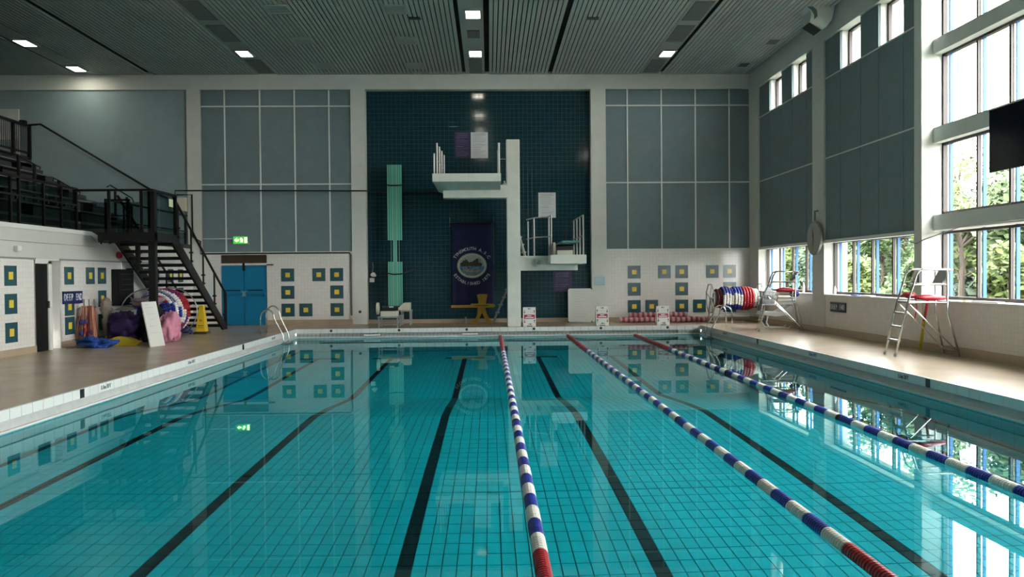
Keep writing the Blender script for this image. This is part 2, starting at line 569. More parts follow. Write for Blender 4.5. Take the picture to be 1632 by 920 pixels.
# ---- water
wq = B()
wq.quad((xl, PN, WATER), (xr, PN, WATER), (xr, yf, WATER), (xl, yf, WATER))
struct(obj('water', wq, M_WATER), 'still clear turquoise pool water')

# ---- back wall
wbk = box(-18.3, WR + .6, 27.55, 27.85, -.2, 8.8)
wall_back = struct(obj('wall_back', wbk, M_CREAM), 'far end wall behind the diving platform')
W = wall_back
obj('tile_field', box(-4.16, 3.5, 27.5, 27.56, .13, 7.95), TEAL_B, W)
obj('beam', box(-18, WR + .1, WB, 27.56, 7.95, CEIL + .1), M_CREAM, W)
for a, b_ in ((-10.14, -9.68), (-4.65, -4.16), (3.5, 4.02)):
    obj('pilaster', box(a, b_, WB - .02, 27.56, 0 if a > -9 else 0, 7.95), M_CREAM, W)
obj('gallery_wall', box(-18, -10.14, WB + .06, 27.56, 0, 7.95), M_GALW, W)
obj('tile_dado', box(-7.53, -4.65, WB, 27.56, .17, 2.44), WHITE_B, W)
obj('tile_dado', box(4.02, WR + .1, WB, 27.56, .15, 2.45), WHITE_B, W)
obj('tile_dado', box(-9.68, -9.07, WB, 27.56, 0, 2.44), WHITE_B, W)
obj('door_header', box(-9.07, -7.53, WB, 27.56, 2.38, 2.44), M_WHITEP, W)
obj('skirting', box(-7.53, -4.65, WB - .02, 27.56, 0, .17), M_SKIRT, W)
obj('skirting', box(-4.65, 4.02, 27.45, 27.56, 0, .13), M_SKIRT, W)
obj('skirting', box(4.02, WR + .1, WB - .02, 27.56, 0, .15), M_SKIRT, W)
def panels(xs, zs, y, tag_=''):
    for a, b_ in zip(xs, xs[1:]):
        for c, d in zip(zs, zs[1:]):
            obj('panel', box(a + .015, b_ - .015, y + .03, y + .2, c + .015, d - .015), M_PANEL, W)
    for x in xs[1:-1]:
        obj('panel_trim', box(x - .022, x + .022, y + .005, y + .1, zs[0], zs[-1]), M_TRIM, W)
    for z in zs[:-1]:
        obj('panel_trim', box(xs[0], xs[-1], y + .004, y + .1, z - .02, z + .02), M_TRIM, W)
panels([-9.68, -8.88, -7.7, -6.54, -5.38, -4.65], [2.46, 4.76, 7.39, 7.95], WB)
obj('panel_trim', box(-9.68, -8.63, WB + .004, WB + .1, 2.92, 2.95), M_TRIM, W)
panels([4.02, 4.76, 5.93, 7.1, 8.27, WR + .05], [2.47, 4.76, 7.39, 7.95], WB)
def square_y(x, z, s=.22):
    q = obj('square_tile', box(x - s, x + s, WB - .012, WB + .02, z - s, z + s), M_TEALSQ, W)
    obj('yellow_tile', box(x - .078, x + .078, WB - .018, WB, z - .078, z + .078), M_YEL, q)
for x, z in [(-6.83, 1.69), (-5.78, 1.69), (-5.18, 1.69), (-6.83, 1.1), (-5.18, 1.1), (-6.83, .5), (-6.23, .5), (-5.18, .5),
             (4.96, 1.69), (6.0, 1.69), (6.6, 1.69), (7.66, 1.69), (8.26, 1.69), (4.96, 1.1), (6.6, 1.1), (8.26, 1.1), (4.96, .51), (5.56, .51), (6.6, .51), (7.21, .51), (8.26, .51)]:
    square_y(x, z)
# blue double door with brown transom
d1 = struct(obj('door_1', box(-9.07, -7.53, WB + .1, 27.56, 0, 2.38), M_DARK), 'bright blue double fire door under a brown transom')
for x0, x1, s in ((-9.05, -8.31, 1), (-8.29, -7.55, -1)):
    lf = obj('door_leaf', box(x0, x1, WB + .02, WB + .1, .01, 2.03), M_BLUED, d1)
    obj('lower_panel', box(x0 + .05, x1 - .05, WB + .012, WB + .03, .06, .98), M_BLUED, lf)
    obj('push_bar', B().cyl((x0 + .1, WB - .05, 1.06), (x1 - .06, WB - .05, 1.06), .03, 8).box(x0 + .06, x0 + .13, WB - .07, WB + .02, 1.0, 1.12).box(x1 - .13, x1 - .03, WB - .07, WB + .02, .99, 1.13), M_BLUED, lf)
    obj('upper_rail', box(x0 + .12, x1 - .12, WB - .02, WB + .02, 1.17, 1.2), M_BLACK, lf)
obj('door_latch', box(-8.38, -8.22, WB - .06, WB + .02, .98, 1.15), M_GALV, d1)
obj('door_bolt', box(-8.34, -8.26, WB - .03, WB + .02, 1.85, 2.1), M_BLACK, d1)
obj('transom', box(-9.05, -7.55, WB + .02, WB + .12, 2.1, 2.36), M_BROWN, d1)
obj('transom_bead', box(-8.98, -7.62, WB + .0, WB + .03, 2.15, 2.17).box(-8.98, -7.62, WB, WB + .03, 2.3, 2.32), M_BROWN, d1)
obj('transom_rail', box(-9.07, -7.53, WB - .02, WB + .12, 2.03, 2.1), M_WHITEP, d1)
d2 = struct(obj('door_2', box(-16.5, -15.7, WB + .0, WB + .1, 5.6, 7.32), M_CREAM), 'pale door at the top of the spectator gallery')
obj('door_handle', B().cyl((-15.8, WB - .05, 6.5), (-15.8, WB + .01, 6.5), .03, 8), M_STEEL, d2)
obj('kick_panel', box(-16.4, -15.8, WB - .01, WB + .02, 5.62, 6.3), M_GALW, d2)

# ---- left wall below the gallery
wl = B()
wl.box(WL - .35, WL, -8, 17.83, .14, 2.07).box(WL - .35, WL, 18.85, 27.55, .14, 2.07)
wall_left = struct(obj('wall_left', wl, WHITE_S), 'white tiled wall below the spectator gallery')
V = wall_left
obj('upper_wall', B().box(WL - .35, WL, -8, 20.6, 2.07, 2.74).box(WL - .35, WL - .02, 20.6, 27.2, 2.07, 2.6), M_WHITEP_DIM, V)
obj('parapet_cap', B().box(WL - .38, WL + .03, -8, 20.3, 2.7, 2.8).prism([(20.3, 2.7), (20.75, 2.5), (20.75, 2.58), (20.62, 2.72), (20.3, 2.8)], 'x', WL - .38, WL + .03), M_WHITEP, V)
obj('ledge', B().box(WL - .1, WL + .03, -8, 17.83, 2.05, 2.085).box(WL - .1, WL + .03, 18.85, 27.2, 2.05, 2.085), M_GREYPL, V)
obj('ledge', box(WL - .1, WL + .015, -8, 20.6, 2.42, 2.43), M_GREYPL, V)
obj('skirting', B().box(WL - .1, WL + .02, -8, 17.83, 0, .15).box(WL - .1, WL + .02, 18.85, 27.2, 0, .15), M_SKIRT, V)
obj('door_recess', B().box(WL - .5, WL - .4, 17.8, 18.9, 0, 2.07).box(WL - .5, WL, 18.83, 18.87, 0, 2.07).box(WL - .5, WL, 17.8, 17.84, 0, 2.07).box(WL - .5, WL, 17.8, 18.9, 2.03, 2.07), M_WHITEP, V)
def square_x(y, z, s=.21):
    q = obj('square_tile', box(WL - .02, WL + .012, y - s, y + s, z - s, z + s), M_TEALSQ, V)
    obj('yellow_tile', box(WL, WL + .018, y - .075, y + .075, z - .08, z + .08), M_YEL, q)
for y, z in [(16.93, 1.69), (16.93, 1.1), (16.93, .5), (19.25, 1.69), (20.26, 1.69), (20.86, 1.69), (22.45, 1.69), (19.25, .95), (20.86, 1.1), (22.45, 1.1), (19.25, .5), (19.85, .5), (20.86, .5),
             (23.6, 1.69), (24.2, 1.69), (24.2, 1.1), (25.3, 1.69), (25.3, .5), (26.1, 1.69), (26.1, 1.1), (26.1, .5)]:
    square_x(y, z)
d3 = struct(obj('door_3', box(WL - .32, WL - .02, 17.86, 18.36, 0, 1.96), M_BLACK), 'narrow black door standing open in the white tiled wall')
obj('door_frame', B().box(WL - .1, WL + .01, 18.36, 18.5, 0, 2.03).box(WL - .1, WL + .01, 17.84, 18.5, 1.96, 2.04), M_WHITEP, d3)
obj('door_handle', box(WL - .02, WL + .05, 18.26, 18.32, .96, 1.12), M_STEEL, d3)

# ---- far outer wall of the gallery, near end wall
struct(obj('wall_gallery', box(-18.3, -18, -8, 27.85, 0, 8.8), M_GALW), 'outer wall behind the spectator gallery')
struct(obj('wall_near', box(-18.3, 9.6, -8.3, -8, -.2, 8.8), M_GALW), 'near end wall behind the viewpoint')

# ---- ceiling
ceil = struct(obj('ceiling', box(-18.3, 10.0, -8.3, 27.85, CEIL + .12, CEIL + .3), M_CEILB), 'dark ceiling void hung with long grey slats')
STRIPX = [-13.34, -7.4, -.42, 5.5]
PITCH_S = .125
sl = box(-.048, .048, 0, 27.2, 0, .025)
q = obj('slat', sl, M_SLAT, local=True)
slat_me = q.data
bpy.data.objects.remove(q)
x = -17.9
gaps = [-11.3, -13.02, -.08, 2.15]
while x < WR - .05:
    if not any(abs(x - s) < .36 for s in STRIPX) and not any(abs(x - g) < PITCH_S / 2 for g in gaps):
        inst('slat', slat_me, ceil, Vector((x, 0, CEIL)) - ceil.location)
    x += PITCH_S
for s in STRIPX:
    obj('lighting_strip', box(s - .32, s + .32, 0, 27.2, CEIL + .02, CEIL + .06), M_STRIP if s > -10 else M_SLAT, ceil)
def diffuser(x, y, l=1.15, w=.5):
    obj('diffuser_panel', box(x - w / 2, x + w / 2, y - l / 2, y + l / 2, CEIL + .005, CEIL + .03), M_DIFF, ceil)
for s in (STRIPX[1], STRIPX[3]):
    for y in (20.75, 22.7, 26.2, 18.0, 16.0):
        diffuser(s, y, 1.5 if y < 26 else 1.6)
for y in (26.2,):
    diffuser(STRIPX[2] + .03, y, 1.7, .42)
diffuser(STRIPX[2] + .03, 22.75, .7, .35)
# ceiling lamps
lamps = [(STRIPX[0], 23.5, 'gallery'), (STRIPX[0], 26.35, 'gallery'), (STRIPX[1], 24.61, ''), (STRIPX[2] + .05, 20.94, ''), (STRIPX[2] + .05, 24.63, ''), (STRIPX[3] + .06, 24.64, ''),
         (STRIPX[1], 17.2, ''), (STRIPX[2] + .05, 17.25, ''), (STRIPX[3] + .06, 17.2, ''), (STRIPX[2] + .05, 13.5, ''), (STRIPX[1], 9.8, ''), (STRIPX[3] + .06, 9.8, ''), (STRIPX[2] + .05, 9.8, ''), (STRIPX[0], 18.5, '')]
lab = ['lit square ceiling lamp over the gallery, nearer the left picture edge', 'lit square ceiling lamp over the gallery, nearer the end wall', 'lit square ceiling lamp between the gallery and the dive bay',
       'lit square ceiling lamp on the middle strip, farther from the end wall', 'lit square ceiling lamp on the middle strip, right before the dive bay', 'lit square ceiling lamp on the strip nearest the windows']
for k, (x, y, _) in enumerate(lamps):
    t = thing('ceiling_lamp', lab[k] if k < 6 else 'lit square ceiling lamp farther back above the pool', 'ceiling lamp', (x, y, CEIL - .03), 'ceiling lamps')
    obj('housing', B().box(x - .24, x + .24, y - .36, y - .30, CEIL - .03, CEIL + .05).box(x - .24, x + .24, y + .30, y + .36, CEIL - .03, CEIL + .05).box(x - .24, x - .18, y - .30, y + .30, CEIL - .03, CEIL + .05).box(x + .18, x + .24, y - .30, y + .30, CEIL - .03, CEIL + .05), M_STRIP, t)
    obj('diffuser', box(x - .18, x + .18, y - .30, y + .30, CEIL - .022, CEIL + .02), M_LAMP, t)
# square vents
vl = {}
for x, col_ in ((-5.3, 'row nearer the gallery'), (-2.36, 'row nearer the middle lamps')):
    for y, pos in ((20.6, 'nearest the top picture edge'), (23.3, 'middle one'), (26.07, 'closest to the end wall')):
        t = thing('ceiling_vent', 'square grey ceiling vent, %s, %s' % (pos, col_), 'vent', (x, y, CEIL - .02), 'square ceiling vents')
        obj('frame', B().box(x - .3, x + .3, y - .34, y - .28, CEIL - .015, CEIL + .02).box(x - .3, x + .3, y + .28, y + .34, CEIL - .015, CEIL + .02).box(x - .3, x - .25, y - .28, y + .28, CEIL - .015, CEIL + .02).box(x + .25, x + .3, y - .28, y + .28, CEIL - .015, CEIL + .02), M_SLAT, t)
        for k in range(7):
            obj('slat', box(x - .25, x + .25, y - .27 + k * .08, y - .225 + k * .08, CEIL - .008, CEIL + .01), M_VENT, t)
for x, y, l in ((8.42, 23.39, 'dark ceiling vent beside the end of the curved white duct'), (8.38, 25.97, 'dark ceiling vent in the corner by the high slot windows')):
    t = thing('ceiling_vent', l, 'vent', (x, y, CEIL - .02))
    obj('frame', B().box(x - .22, x + .22, y - .32, y - .26, CEIL - .02, CEIL + .02).box(x - .22, x + .22, y + .26, y + .32, CEIL - .02, CEIL + .02).box(x - .22, x - .16, y - .26, y + .26, CEIL - .02, CEIL + .02).box(x + .16, x + .22, y - .26, y + .26, CEIL - .02, CEIL + .02), M_SLAT, t)
    obj('grille', box(x - .16, x + .16, y - .26, y + .26, CEIL - .004, CEIL + .02), M_DARK, t)
for x, y, l in ((-1.93, 21.29, 'short dark slot between ceiling slats, left of the middle lamps'), (2.82, 21.28, 'short dark slot between ceiling slats, right of the middle lamps')):
    t = thing('ceiling_slot', l, 'vent', (x, y, CEIL - .01))
    obj('opening', box(x - .16, x + .16, y - .1, y + .06, CEIL - .006, CEIL + .03), M_DARK, t)
    obj('lip', box(x - .17, x + .17, y + .06, y + .1, CEIL - .02, CEIL + .02), M_DIFF, t)

# ---- right wall
wr = B()
wr.box(WR, WR + .6, -8, 27.55, 0, 1.03)
wall_right = struct(obj('wall_right', wr, WHITE_S), 'window wall beside the pool')
R_ = wall_right
obj('beam', box(WR - .05, WR + .6, -8, 27.4, 7.8, CEIL + .1), M_CREAM, R_)
obj('skirting', box(WR - .05, WR + .05, -8, 27.2, 0, .16), M_SKIRT, R_)
obj('sill', box(WR - .03, WR + .45, -8, 27.2, 1.0, 1.035), M_WHITEP, R_)
pil = [(26.3, 27.4), (21.11, 21.86), (16.28, 16.57), (10.5, 11.05), (4.65, 5.2), (-1.2, -.6), (-8, -6.4)]
for a, b_ in pil:
    obj('pilaster', box(WR - .04, WR + .6, a, b_, 0, 7.8), M_CREAM, R_)
SLOTS = [(24.3, 25.35), (22.4, 23.45), (19.1, 20.2), (17.1, 18.2)]
for bay, (a, b_) in enumerate(((21.86, 26.3), (16.57, 21.11))):
    obj('bay_backing', box(WR + .06, WR + .6, a, b_, 2.44, 6.78), M_CREAM, R_)
    yy = a
    sl_ = sorted(SLOTS[2 * bay:2 * bay + 2])
    bk = B()
    for c, d in sl_:
        bk.box(WR + .06, WR + .6, yy, c, 6.78, 7.8)
        yy = d
    bk.box(WR + .06, WR + .6, yy, b_, 6.78, 7.8)
    obj('bay_backing', bk, M_CREAM, R_)
    seam = [a] + [v for p in sl_ for v in p] + [b_]
    for k, (c, d) in enumerate(zip(seam, seam[1:])):
        for z0, z1 in ((2.48, 4.66), (4.66, 6.78)):
            obj('panel', box(WR + .01, WR + .08, c + .01, d - .01, z0 + .012, z1 - .012), M_PANEL, R_)
        if k % 2 == 0:
            obj('panel', box(WR + .01, WR + .08, c + .01, d - .01, 6.79, 7.78), M_PANEL, R_)
    for z in (4.66, 6.78):
        obj('panel_trim', box(WR + .002, WR + .07, a, b_, z - .016, z + .016), M_CREAM, R_)
    obj('panel_trim', box(WR - .06, WR + .1, a, b_, 2.40, 2.48), M_TRIM, R_)
    for z in ():
        pass
# spandrel beams of the tall window bays
BAYS = [(11.05, 16.28), (5.2, 10.5), (-.6, 4.65), (-6.4, -1.2)]
for a, b_ in BAYS[:2]:
    for z0, z1 in ((6.1, 6.39), (4.27, 4.58), (2.46, 2.78)):
        obj('spandrel_beam', box(WR + .2, WR + .6, a, b_, z0, z1), M_CREAM, R_)
wn = [0]
def window(label, X, a, b_, z0, z1, mull, fins=True, fr=.05, blue=True):
    wn[0] += 1
    f = B()
    f.box(X - .03, X + .05, a, b_, z0, z0 + fr * 1.3).box(X - .03, X + .05, a, b_, z1 - fr, z1)
    f.box(X - .03, X + .05, a, a + fr, z0, z1).box(X - .03, X + .05, b_ - fr, b_, z0, z1)
    w = struct(obj('window_%d' % wn[0], f, M_FRAME), label)
    yy = [a] + mull + [b_]
    for m in mull:
        obj('mullion', box(X - .02, X + .025, m - .028, m + .028, z0, z1), M_FRAME, w)
        obj('bead', box(X + .025, X + .045, m - .036, m + .036, z0, z1), M_BEAD, w)
    for c, d in zip(yy, yy[1:]):
        obj('pane', B().quad((X + .01, c, z0), (X + .01, d, z0), (X + .01, d, z1), (X + .01, c, z1)), M_PANE, w)
    if fins:
        for m in mull + [b_ - .06]:
            obj('blue_fin', box(X + .085, X + .15, m - .03, m + .0, z0 - .05, z1 + .05), M_SKYB, w)
    return w
window('low window nearest the far corner, behind the folded lifeguard chair', WR + .25, 21.9, 26.25, 1.04, 2.44, [23.0, 24.05, 25.15])
window('low window between the wall clock and the near lifeguard chair', WR + .25, 16.9, 21.08, 1.04, 2.44, [18.0, 19.0, 20.0])
for k, (c, d) in enumerate(SLOTS):
    window('narrow high slot window, %s from the end wall' % ['first', 'second', 'third', 'fourth'][k], WR + .25, c, d, 6.78, 7.8, [], fins=False, fr=.06)
rows = [(1.04, 2.44, 'lowest'), (2.78, 4.27, 'second'), (4.58, 6.1, 'third'), (6.39, 7.8, 'top')]
for a, b_ in BAYS[2:]:
    obj('bay_backing', box(WR + .06, WR + .6, a, b_, 2.44, 7.8), M_CREAM, R_)
    for j in range(5):
        c, d = a + (b_ - a) * j / 5, a + (b_ - a) * (j + 1) / 5
        for z0, z1 in ((2.48, 4.66), (4.66, 6.78), (6.78, 7.8)):
            obj('panel', box(WR + .01, WR + .08, c + .01, d - .01, z0 + .012, z1 - .012), M_PANEL, R_)
for k, (a, b_) in enumerate(BAYS):
    nm = 5
    st = (b_ - .2 - a) / 5.4
    mull = [b_ - .2 - .97 * (j + 1) for j in range(5) if b_ - .2 - .97 * (j + 1) > a + .1]
    for z0, z1, rn in (rows if k < 2 else rows[:1]):
        window('%s row of glazing in the tall window bay %s' % (rn, ['behind the television', 'next nearer', 'beside the viewpoint', 'behind the viewpoint'][k]), WR + .42, a, b_, z0, z1, sorted(mull), fins=(k < 2))
# ================================================================== OUTSIDE
struct(obj('ground_outside', box(12.4, 90, -30, 120, -.4, -.25), M_GRND), 'rough grass outside the windows')
struct(obj('bounce_strip_outside', box(WR + .6, 12.4, -30, 120, -.4, -.25), M_PAVE), 'pale paved strip added outside the windows to bounce daylight in')  # unseen reflector strip, added to bounce light through the low windows
tag(obj('building_wing', box(WR + .66, 10.45, 27.9, 28.3, -.25, 6), M_WING), 'cream rendered wing of the building outside the corner window', 'building')
def tree(x, y, h, r, leaf, label, seed, trunk_r=.12, n=3600):
    rnd = random.Random(seed)
    t = thing('tree', label, 'tree', (x, y, -.3), 'trees outside the windows')
    tr = B()
    tr.tube([(x, y, -.3), (x + .1, y, h * .3), (x - .05, y + .1, h * .6), (x, y, h * .85)], [trunk_r, trunk_r * .8, trunk_r * .5, .03], 7)
    cl = []
    for k in range(14):
        a = rnd.uniform(0, 6.28)
        zz = rnd.uniform(.25, .95) * h
        rr = r * (0.35 + .5 * math.sin(PI * min(1, zz / h))) * rnd.uniform(.5, 1)
        c = Vector((x + rr * math.cos(a), y + rr * math.sin(a), zz))
        tr.tube([(x, y, zz * .7), tuple((c + Vector((x, y, zz * .7))) / 2 + Vector((0, 0, .1))), tuple(c)], [.05, .03, .015], 5)
        cl.append((c, rnd.uniform(.45, .8) * r * .7))
    obj('trunk', tr, M_BARK, t)
    lv = B()
    for k in range(n):
        c, cr = rnd.choice(cl)
        d = Vector((rnd.gauss(0, 1), rnd.gauss(0, 1), rnd.gauss(0, .7)))
        p = c + d.normalized() * cr * rnd.random() ** .4
        if p.z < 0 or p.x < WR + 1.0 or math.hypot(p.x - x, p.y - y) > r * 1.25:
            continue
        u = Vector((rnd.gauss(0, 1), rnd.gauss(0, 1), rnd.gauss(0, .6))).normalized()
        w = u.orthogonal().normalized()
        s_ = rnd.uniform(.09, .19)
        lv.add([p - u * s_, p + w * s_ * .45, p + u * s_, p - w * s_ * .45], [(0, 1, 2, 3)])
    obj('foliage', lv, leaf, t)
tr_l = [M_LEAF1, M_LEAF2, M_LEAF3]
TREES = [(17.0, 45.5, 5.6, 2.0, 2, 'light green tree outside the far corner window'),
         (17.5, 40.0, 5.2, 2.0, 1, 'dark green bushy tree outside the far corner window'),
         (17.2, 34.5, 5.6, 2.0, 0, 'leafy tree outside the window below the slot windows'),
         (17.4, 29.0, 6.2, 2.0, 2, 'pale leafy tree outside behind the near lifeguard chair'),
         (17.2, 23.6, 5.6, 2.0, 0, 'broad green tree outside behind the television'),
         (17.4, 18.2, 5.8, 2.0, 2, 'pale green tree outside the tall window at the picture edge'),
         (17.2, 12.8, 5.4, 2.0, 0, 'green tree outside the next nearer window bay'),
         (14.6, 31.6, 2.2, .9, 2, 'small pale shrub outside the low windows near the corner'),
         (14.4, 26.6, 2.0, .9, 0, 'small green shrub outside the low window behind the chair'),
         (14.6, 21.6, 2.3, .9, 2, 'small light shrub outside the tall window'),
         (22.6, 49.0, 7.0, 2.4, 1, 'distant dark tree beyond the far corner window'),
         (22.6, 42.4, 6.6, 2.4, 0, 'distant broad tree seen between the blue fins'),
         (22.6, 36.0, 7.2, 2.4, 1, 'distant dark tree behind the pale leafy tree'),
         (24.0, 29.6, 7.0, 2.4, 1, 'distant dark tree low behind the television'),
         (22.6, 23.2, 6.6, 2.4, 0, 'distant green tree seen through the tall window')]
for k, (x, y, h, r, li, l) in enumerate(TREES):
    tree(x, y, h, r, tr_l[li], l, 100 + k, n=2200 if r < 1 else 5600)

rnd = random.Random(77)
lv = B()
for k in range(16000):
    p = Vector((27.0 + rnd.uniform(0, .9), rnd.uniform(16, 90), rnd.uniform(-.25, 5.2)))
    p.z *= .82 + .18 * math.sin(p.y * .9) * math.sin(p.y * .37 + 1)
    u = Vector((rnd.gauss(0, .6), rnd.gauss(0, 1), rnd.gauss(0, .8))).normalized()
    w = u.orthogonal().normalized()
    s_ = rnd.uniform(.25, .5)
    lv.add([p - u * s_, p + w * s_ * .5, p + u * s_, p - w * s_ * .5], [(0, 1, 2, 3)])
hd = tag(obj('hedge', lv, M_LEAF2), 'tall dark hedge far outside behind the trees', 'hedge')
hd['kind'] = 'stuff'

# ================================================================== LANE ROPES
def ribbed(length, n, r1=.056, r0=.045, seg=14):
    prof = []
    p = length / n
    for k in range(n):
        prof += [(r0, k * p), (r1, k * p + p * .18), (r1, k * p + p * .8), (r0, (k + 1) * p - .0005)]
    b = B()
    b.lathe(prof, (0, 0, 0), (0, 1, 0), seg)
    return b
BL = .34
def fmesh(m, n=9):
    q = obj('float', ribbed(BL - .006, n), m, local=True, smooth=False)
    me = q.data
    bpy.data.objects.remove(q)
    return me
F_R, F_B, F_W = fmesh(M_ROPER), fmesh(M_ROPEB), fmesh(M_ROPEW)
q = obj('float', ribbed(.09, 3, .057, .046), M_ROPEK, local=True)
F_K = q.data
bpy.data.objects.remove(q)
for x, l in ((-.72 + LANE / 2, 'blue and white lane rope running down the middle of the pool'), (-.72 + 1.5 * LANE, 'middle of the three lane ropes, ending red at bottom right'), (-.72 + 2.5 * LANE, 'lane rope nearest the windows, leaving the picture at right')):
    t = thing('lane_rope', l, 'lane rope', (x, 0, WATER + .012), 'lane ropes')
    obj('cable', B().cyl((x, PN + .1, WATER + .012), (x, yf - .03, WATER + .03), .006, 6), M_STEEL, t)
    obj('end_hook', B().cyl((x, yf - .12, WATER + .03), (x, yf - .03, WATER + .05), .03, 8).box(x - .05, x + .05, yf - .05, yf - .02, WATER + .0, WATER + .1), M_GALV, t)
    y = yf - .15 - BL
    k = 0
    while y > PN + .2:
        if y > 19.75 or y < 5.0:
            inst('float', F_R, t, (0, y, 0))
        elif abs(y + BL - 10.05) < BL / 2 or abs(y + BL - 15.0) < BL / 2:
            inst('float', F_K, t, (0, y + BL - .1, 0))
            y -= .1
            continue_mat = F_W if k % 2 else F_B
            y -= 0
            inst('float', continue_mat, t, (0, y, 0))
            k += 1
        else:
            inst('float', F_W if k % 2 else F_B, t, (0, y, 0))
            k += 1
        y -= BL

# ================================================================== DIVE BAY
# ---- diving tower
t = thing('diving_tower', 'white concrete diving tower with a high platform and a lower springboard platform', 'diving tower', (.76, 25.3, 0))
obj('column', box(.56, .98, 25.0, 25.55, 0, 5.87), M_CONC, t, bevel=.02)
up = obj('upper_platform', box(-1.68, .37, 23.95, 27.0, 4.44, 4.68), M_CONC, t)
ub = B()
ub.add([(-1.66, 23.97, 4.44), (.37, 23.97, 4.44), (.37, 26.9, 4.44), (-1.66, 26.9, 4.44), (-1.42, 25.0, 4.29), (.37, 25.0, 4.29), (.37, 26.3, 4.29), (-1.42, 26.3, 4.29)],
       [(0, 1, 5, 4), (1, 2, 6, 5), (2, 3, 7, 6), (3, 0, 4, 7), (4, 5, 6, 7)])
obj('soffit', ub, M_CONC, t)
obj('upper_beam', B().box(-1.42, .58, 25.0, 25.5, 4.05, 4.30).box(.3, .58, 25.0, 25.5, 4.29, 4.45), M_CONC, t)
obj('front_joint', box(-.66, -.645, 23.94, 23.96, 4.46, 4.67), M_TRIM, up)
obj('lower_beam', B().prism([(.96, 2.22), (2.78, 2.22), (2.78, 1.76), (.96, 1.76)], 'y', 25.0, 25.5), M_CONC, t)
obj('lower_platform', box(1.84, 2.93, 23.95, 26.6, 1.945, 2.22), M_CONC, t, bevel=.015)
obj('walkway', box(.98, 1.86, 25.1, 26.6, 2.12, 2.22), M_CONC, t)
# upper railings
def rail(path, r=.022):
    return B().tube(path, r, 8)
for x, y, h in ((-1.63, 24.1, .62), (-1.55, 24.2, .95), (-1.52, 24.9, .95), (-1.49, 25.6, .93), (-1.46, 26.4, .92)):
    obj('rail_post', B().cyl((x, y, 4.68), (x, y, 4.68 + h), .024, 8), M_WHITEP, t)
for z in (5.12, 5.58):
    obj('rail_bar', B().cyl((-1.55, 24.2, z), (-1.45, 26.9, z), .014, 8), M_STEEL, t)
for y in (24.2, 25.6):
    obj('rail_post', B().cyl((.32, y, 4.68), (.32, y, 5.63), .032, 8), M_WHITEP, t)
for z in (5.12, 5.28, 5.6):
    obj('rail_bar', B().cyl((.32, 24.2, z), (.32, 26.9, z), .016, 8), M_STEEL, t)
obj('rail_bar', B().cyl((.32, 25.1, 5.27), (.56, 25.1, 5.27), .02, 8), M_STEEL, t)
# lower railings
for x, y, h in ((1.24, 25.35, 1.12), (1.42, 25.15, 1.2), (1.93, 24.7, 1.25), (1.87, 24.9, 1.22), (2.86, 24.2, 1.2), (2.84, 24.9, 1.2), (2.82, 25.6, 1.2), (2.82, 26.5, 1.2)):
    obj('rail_post', B().cyl((x, y, 2.2), (x, y, 2.2 + h), .025, 8), M_GALV, t)
for dz in (0, -.62):
    obj('rail_bar', B().tube([(1.2, 25.4, 3.38 + dz), (1.42, 25.15, 3.42 + dz), (1.86, 24.9, 3.43 + dz), (1.93, 24.65, 3.47 + dz)], .02, 8), M_GALV, t)
    obj('rail_bar', B().tube([(2.86, 24.15, 3.42 + dz), (2.84, 24.9, 3.42 + dz), (2.82, 26.5, 3.42 + dz)], .02, 8), M_GALV, t)
obj('rail_hoop', B().tube([(2.82, 26.5, 3.42), (2.6, 26.6, 3.42), (2.55, 26.6, 3.2), (2.55, 26.6, 2.4)], .018, 8), M_BLACK, t)
obj('bracket', B().cyl((1.5, 24.95, 2.02), (1.56, 25.02, 1.95), .03, 6).box(1.45, 1.6, 24.96, 25.01, 1.93, 2.08), M_GALV, t)
# access ladders behind the column
def ladder(name, label, p0, p1, half, n, m, cat='ladder', tread=.07):
    p0, p1 = Vector(p0), Vector(p1)
    t = thing(name, label, cat, (p0.x, p0.y, p0.z))
    for s in (-half, half):
        o = Vector((0, s, 0))
        obj('stile', B().cyl(p0 + o, p1 + o, .03, 8), m, t)
    for k in range(n):
        p = p0.lerp(p1, (k + .6) / n)
        obj('rung', box(p.x - tread, p.x + tread, p.y - half, p.y + half, p.z - .02, p.z + .02), m, t)
    return t
ladder('access_ladder', 'grey metal ladder leaning up behind the tower column', (.08, 26.3, 0), (1.05, 26.3, 2.24), .3, 9, M_GALV)
ladder('access_ladder', 'white metal ladder from the lower to the high platform', (1.18, 26.2, 2.22), (.5, 26.2, 4.68), .3, 10, M_WHITEP)
# springboard on the lower platform
t = thing('springboard', 'teal three-metre springboard with cream fulcrum on the lower platform', 'springboard', (2.34, 24.6, 2.22))
obj('board', box(2.09, 2.59, 22.7, 26.6, 2.55, 2.59), M_BOARDT, t)
obj('fulcrum_box', box(2.08, 2.56, 24.35, 24.85, 2.22, 2.37), M_CREAMP, t, bevel=.01)
obj('fulcrum_roller', B().cyl((2.08, 24.6, 2.45), (2.56, 24.6, 2.45), .09, 14).box(2.07, 2.57, 24.5, 24.7, 2.37, 2.5), M_DARK, t)
obj('adjusting_wheel', B().cyl((1.97, 24.6, 2.42), (2.04, 24.6, 2.42), .2, 20), M_CREAMP, t)
obj('wheel_axle', B().cyl((2.0, 24.6, 2.42), (2.1, 24.6, 2.42), .03, 8), M_GALV, t)
obj('hinge', box(2.1, 2.58, 26.3, 26.58, 2.22, 2.56), M_CREAMP, t)
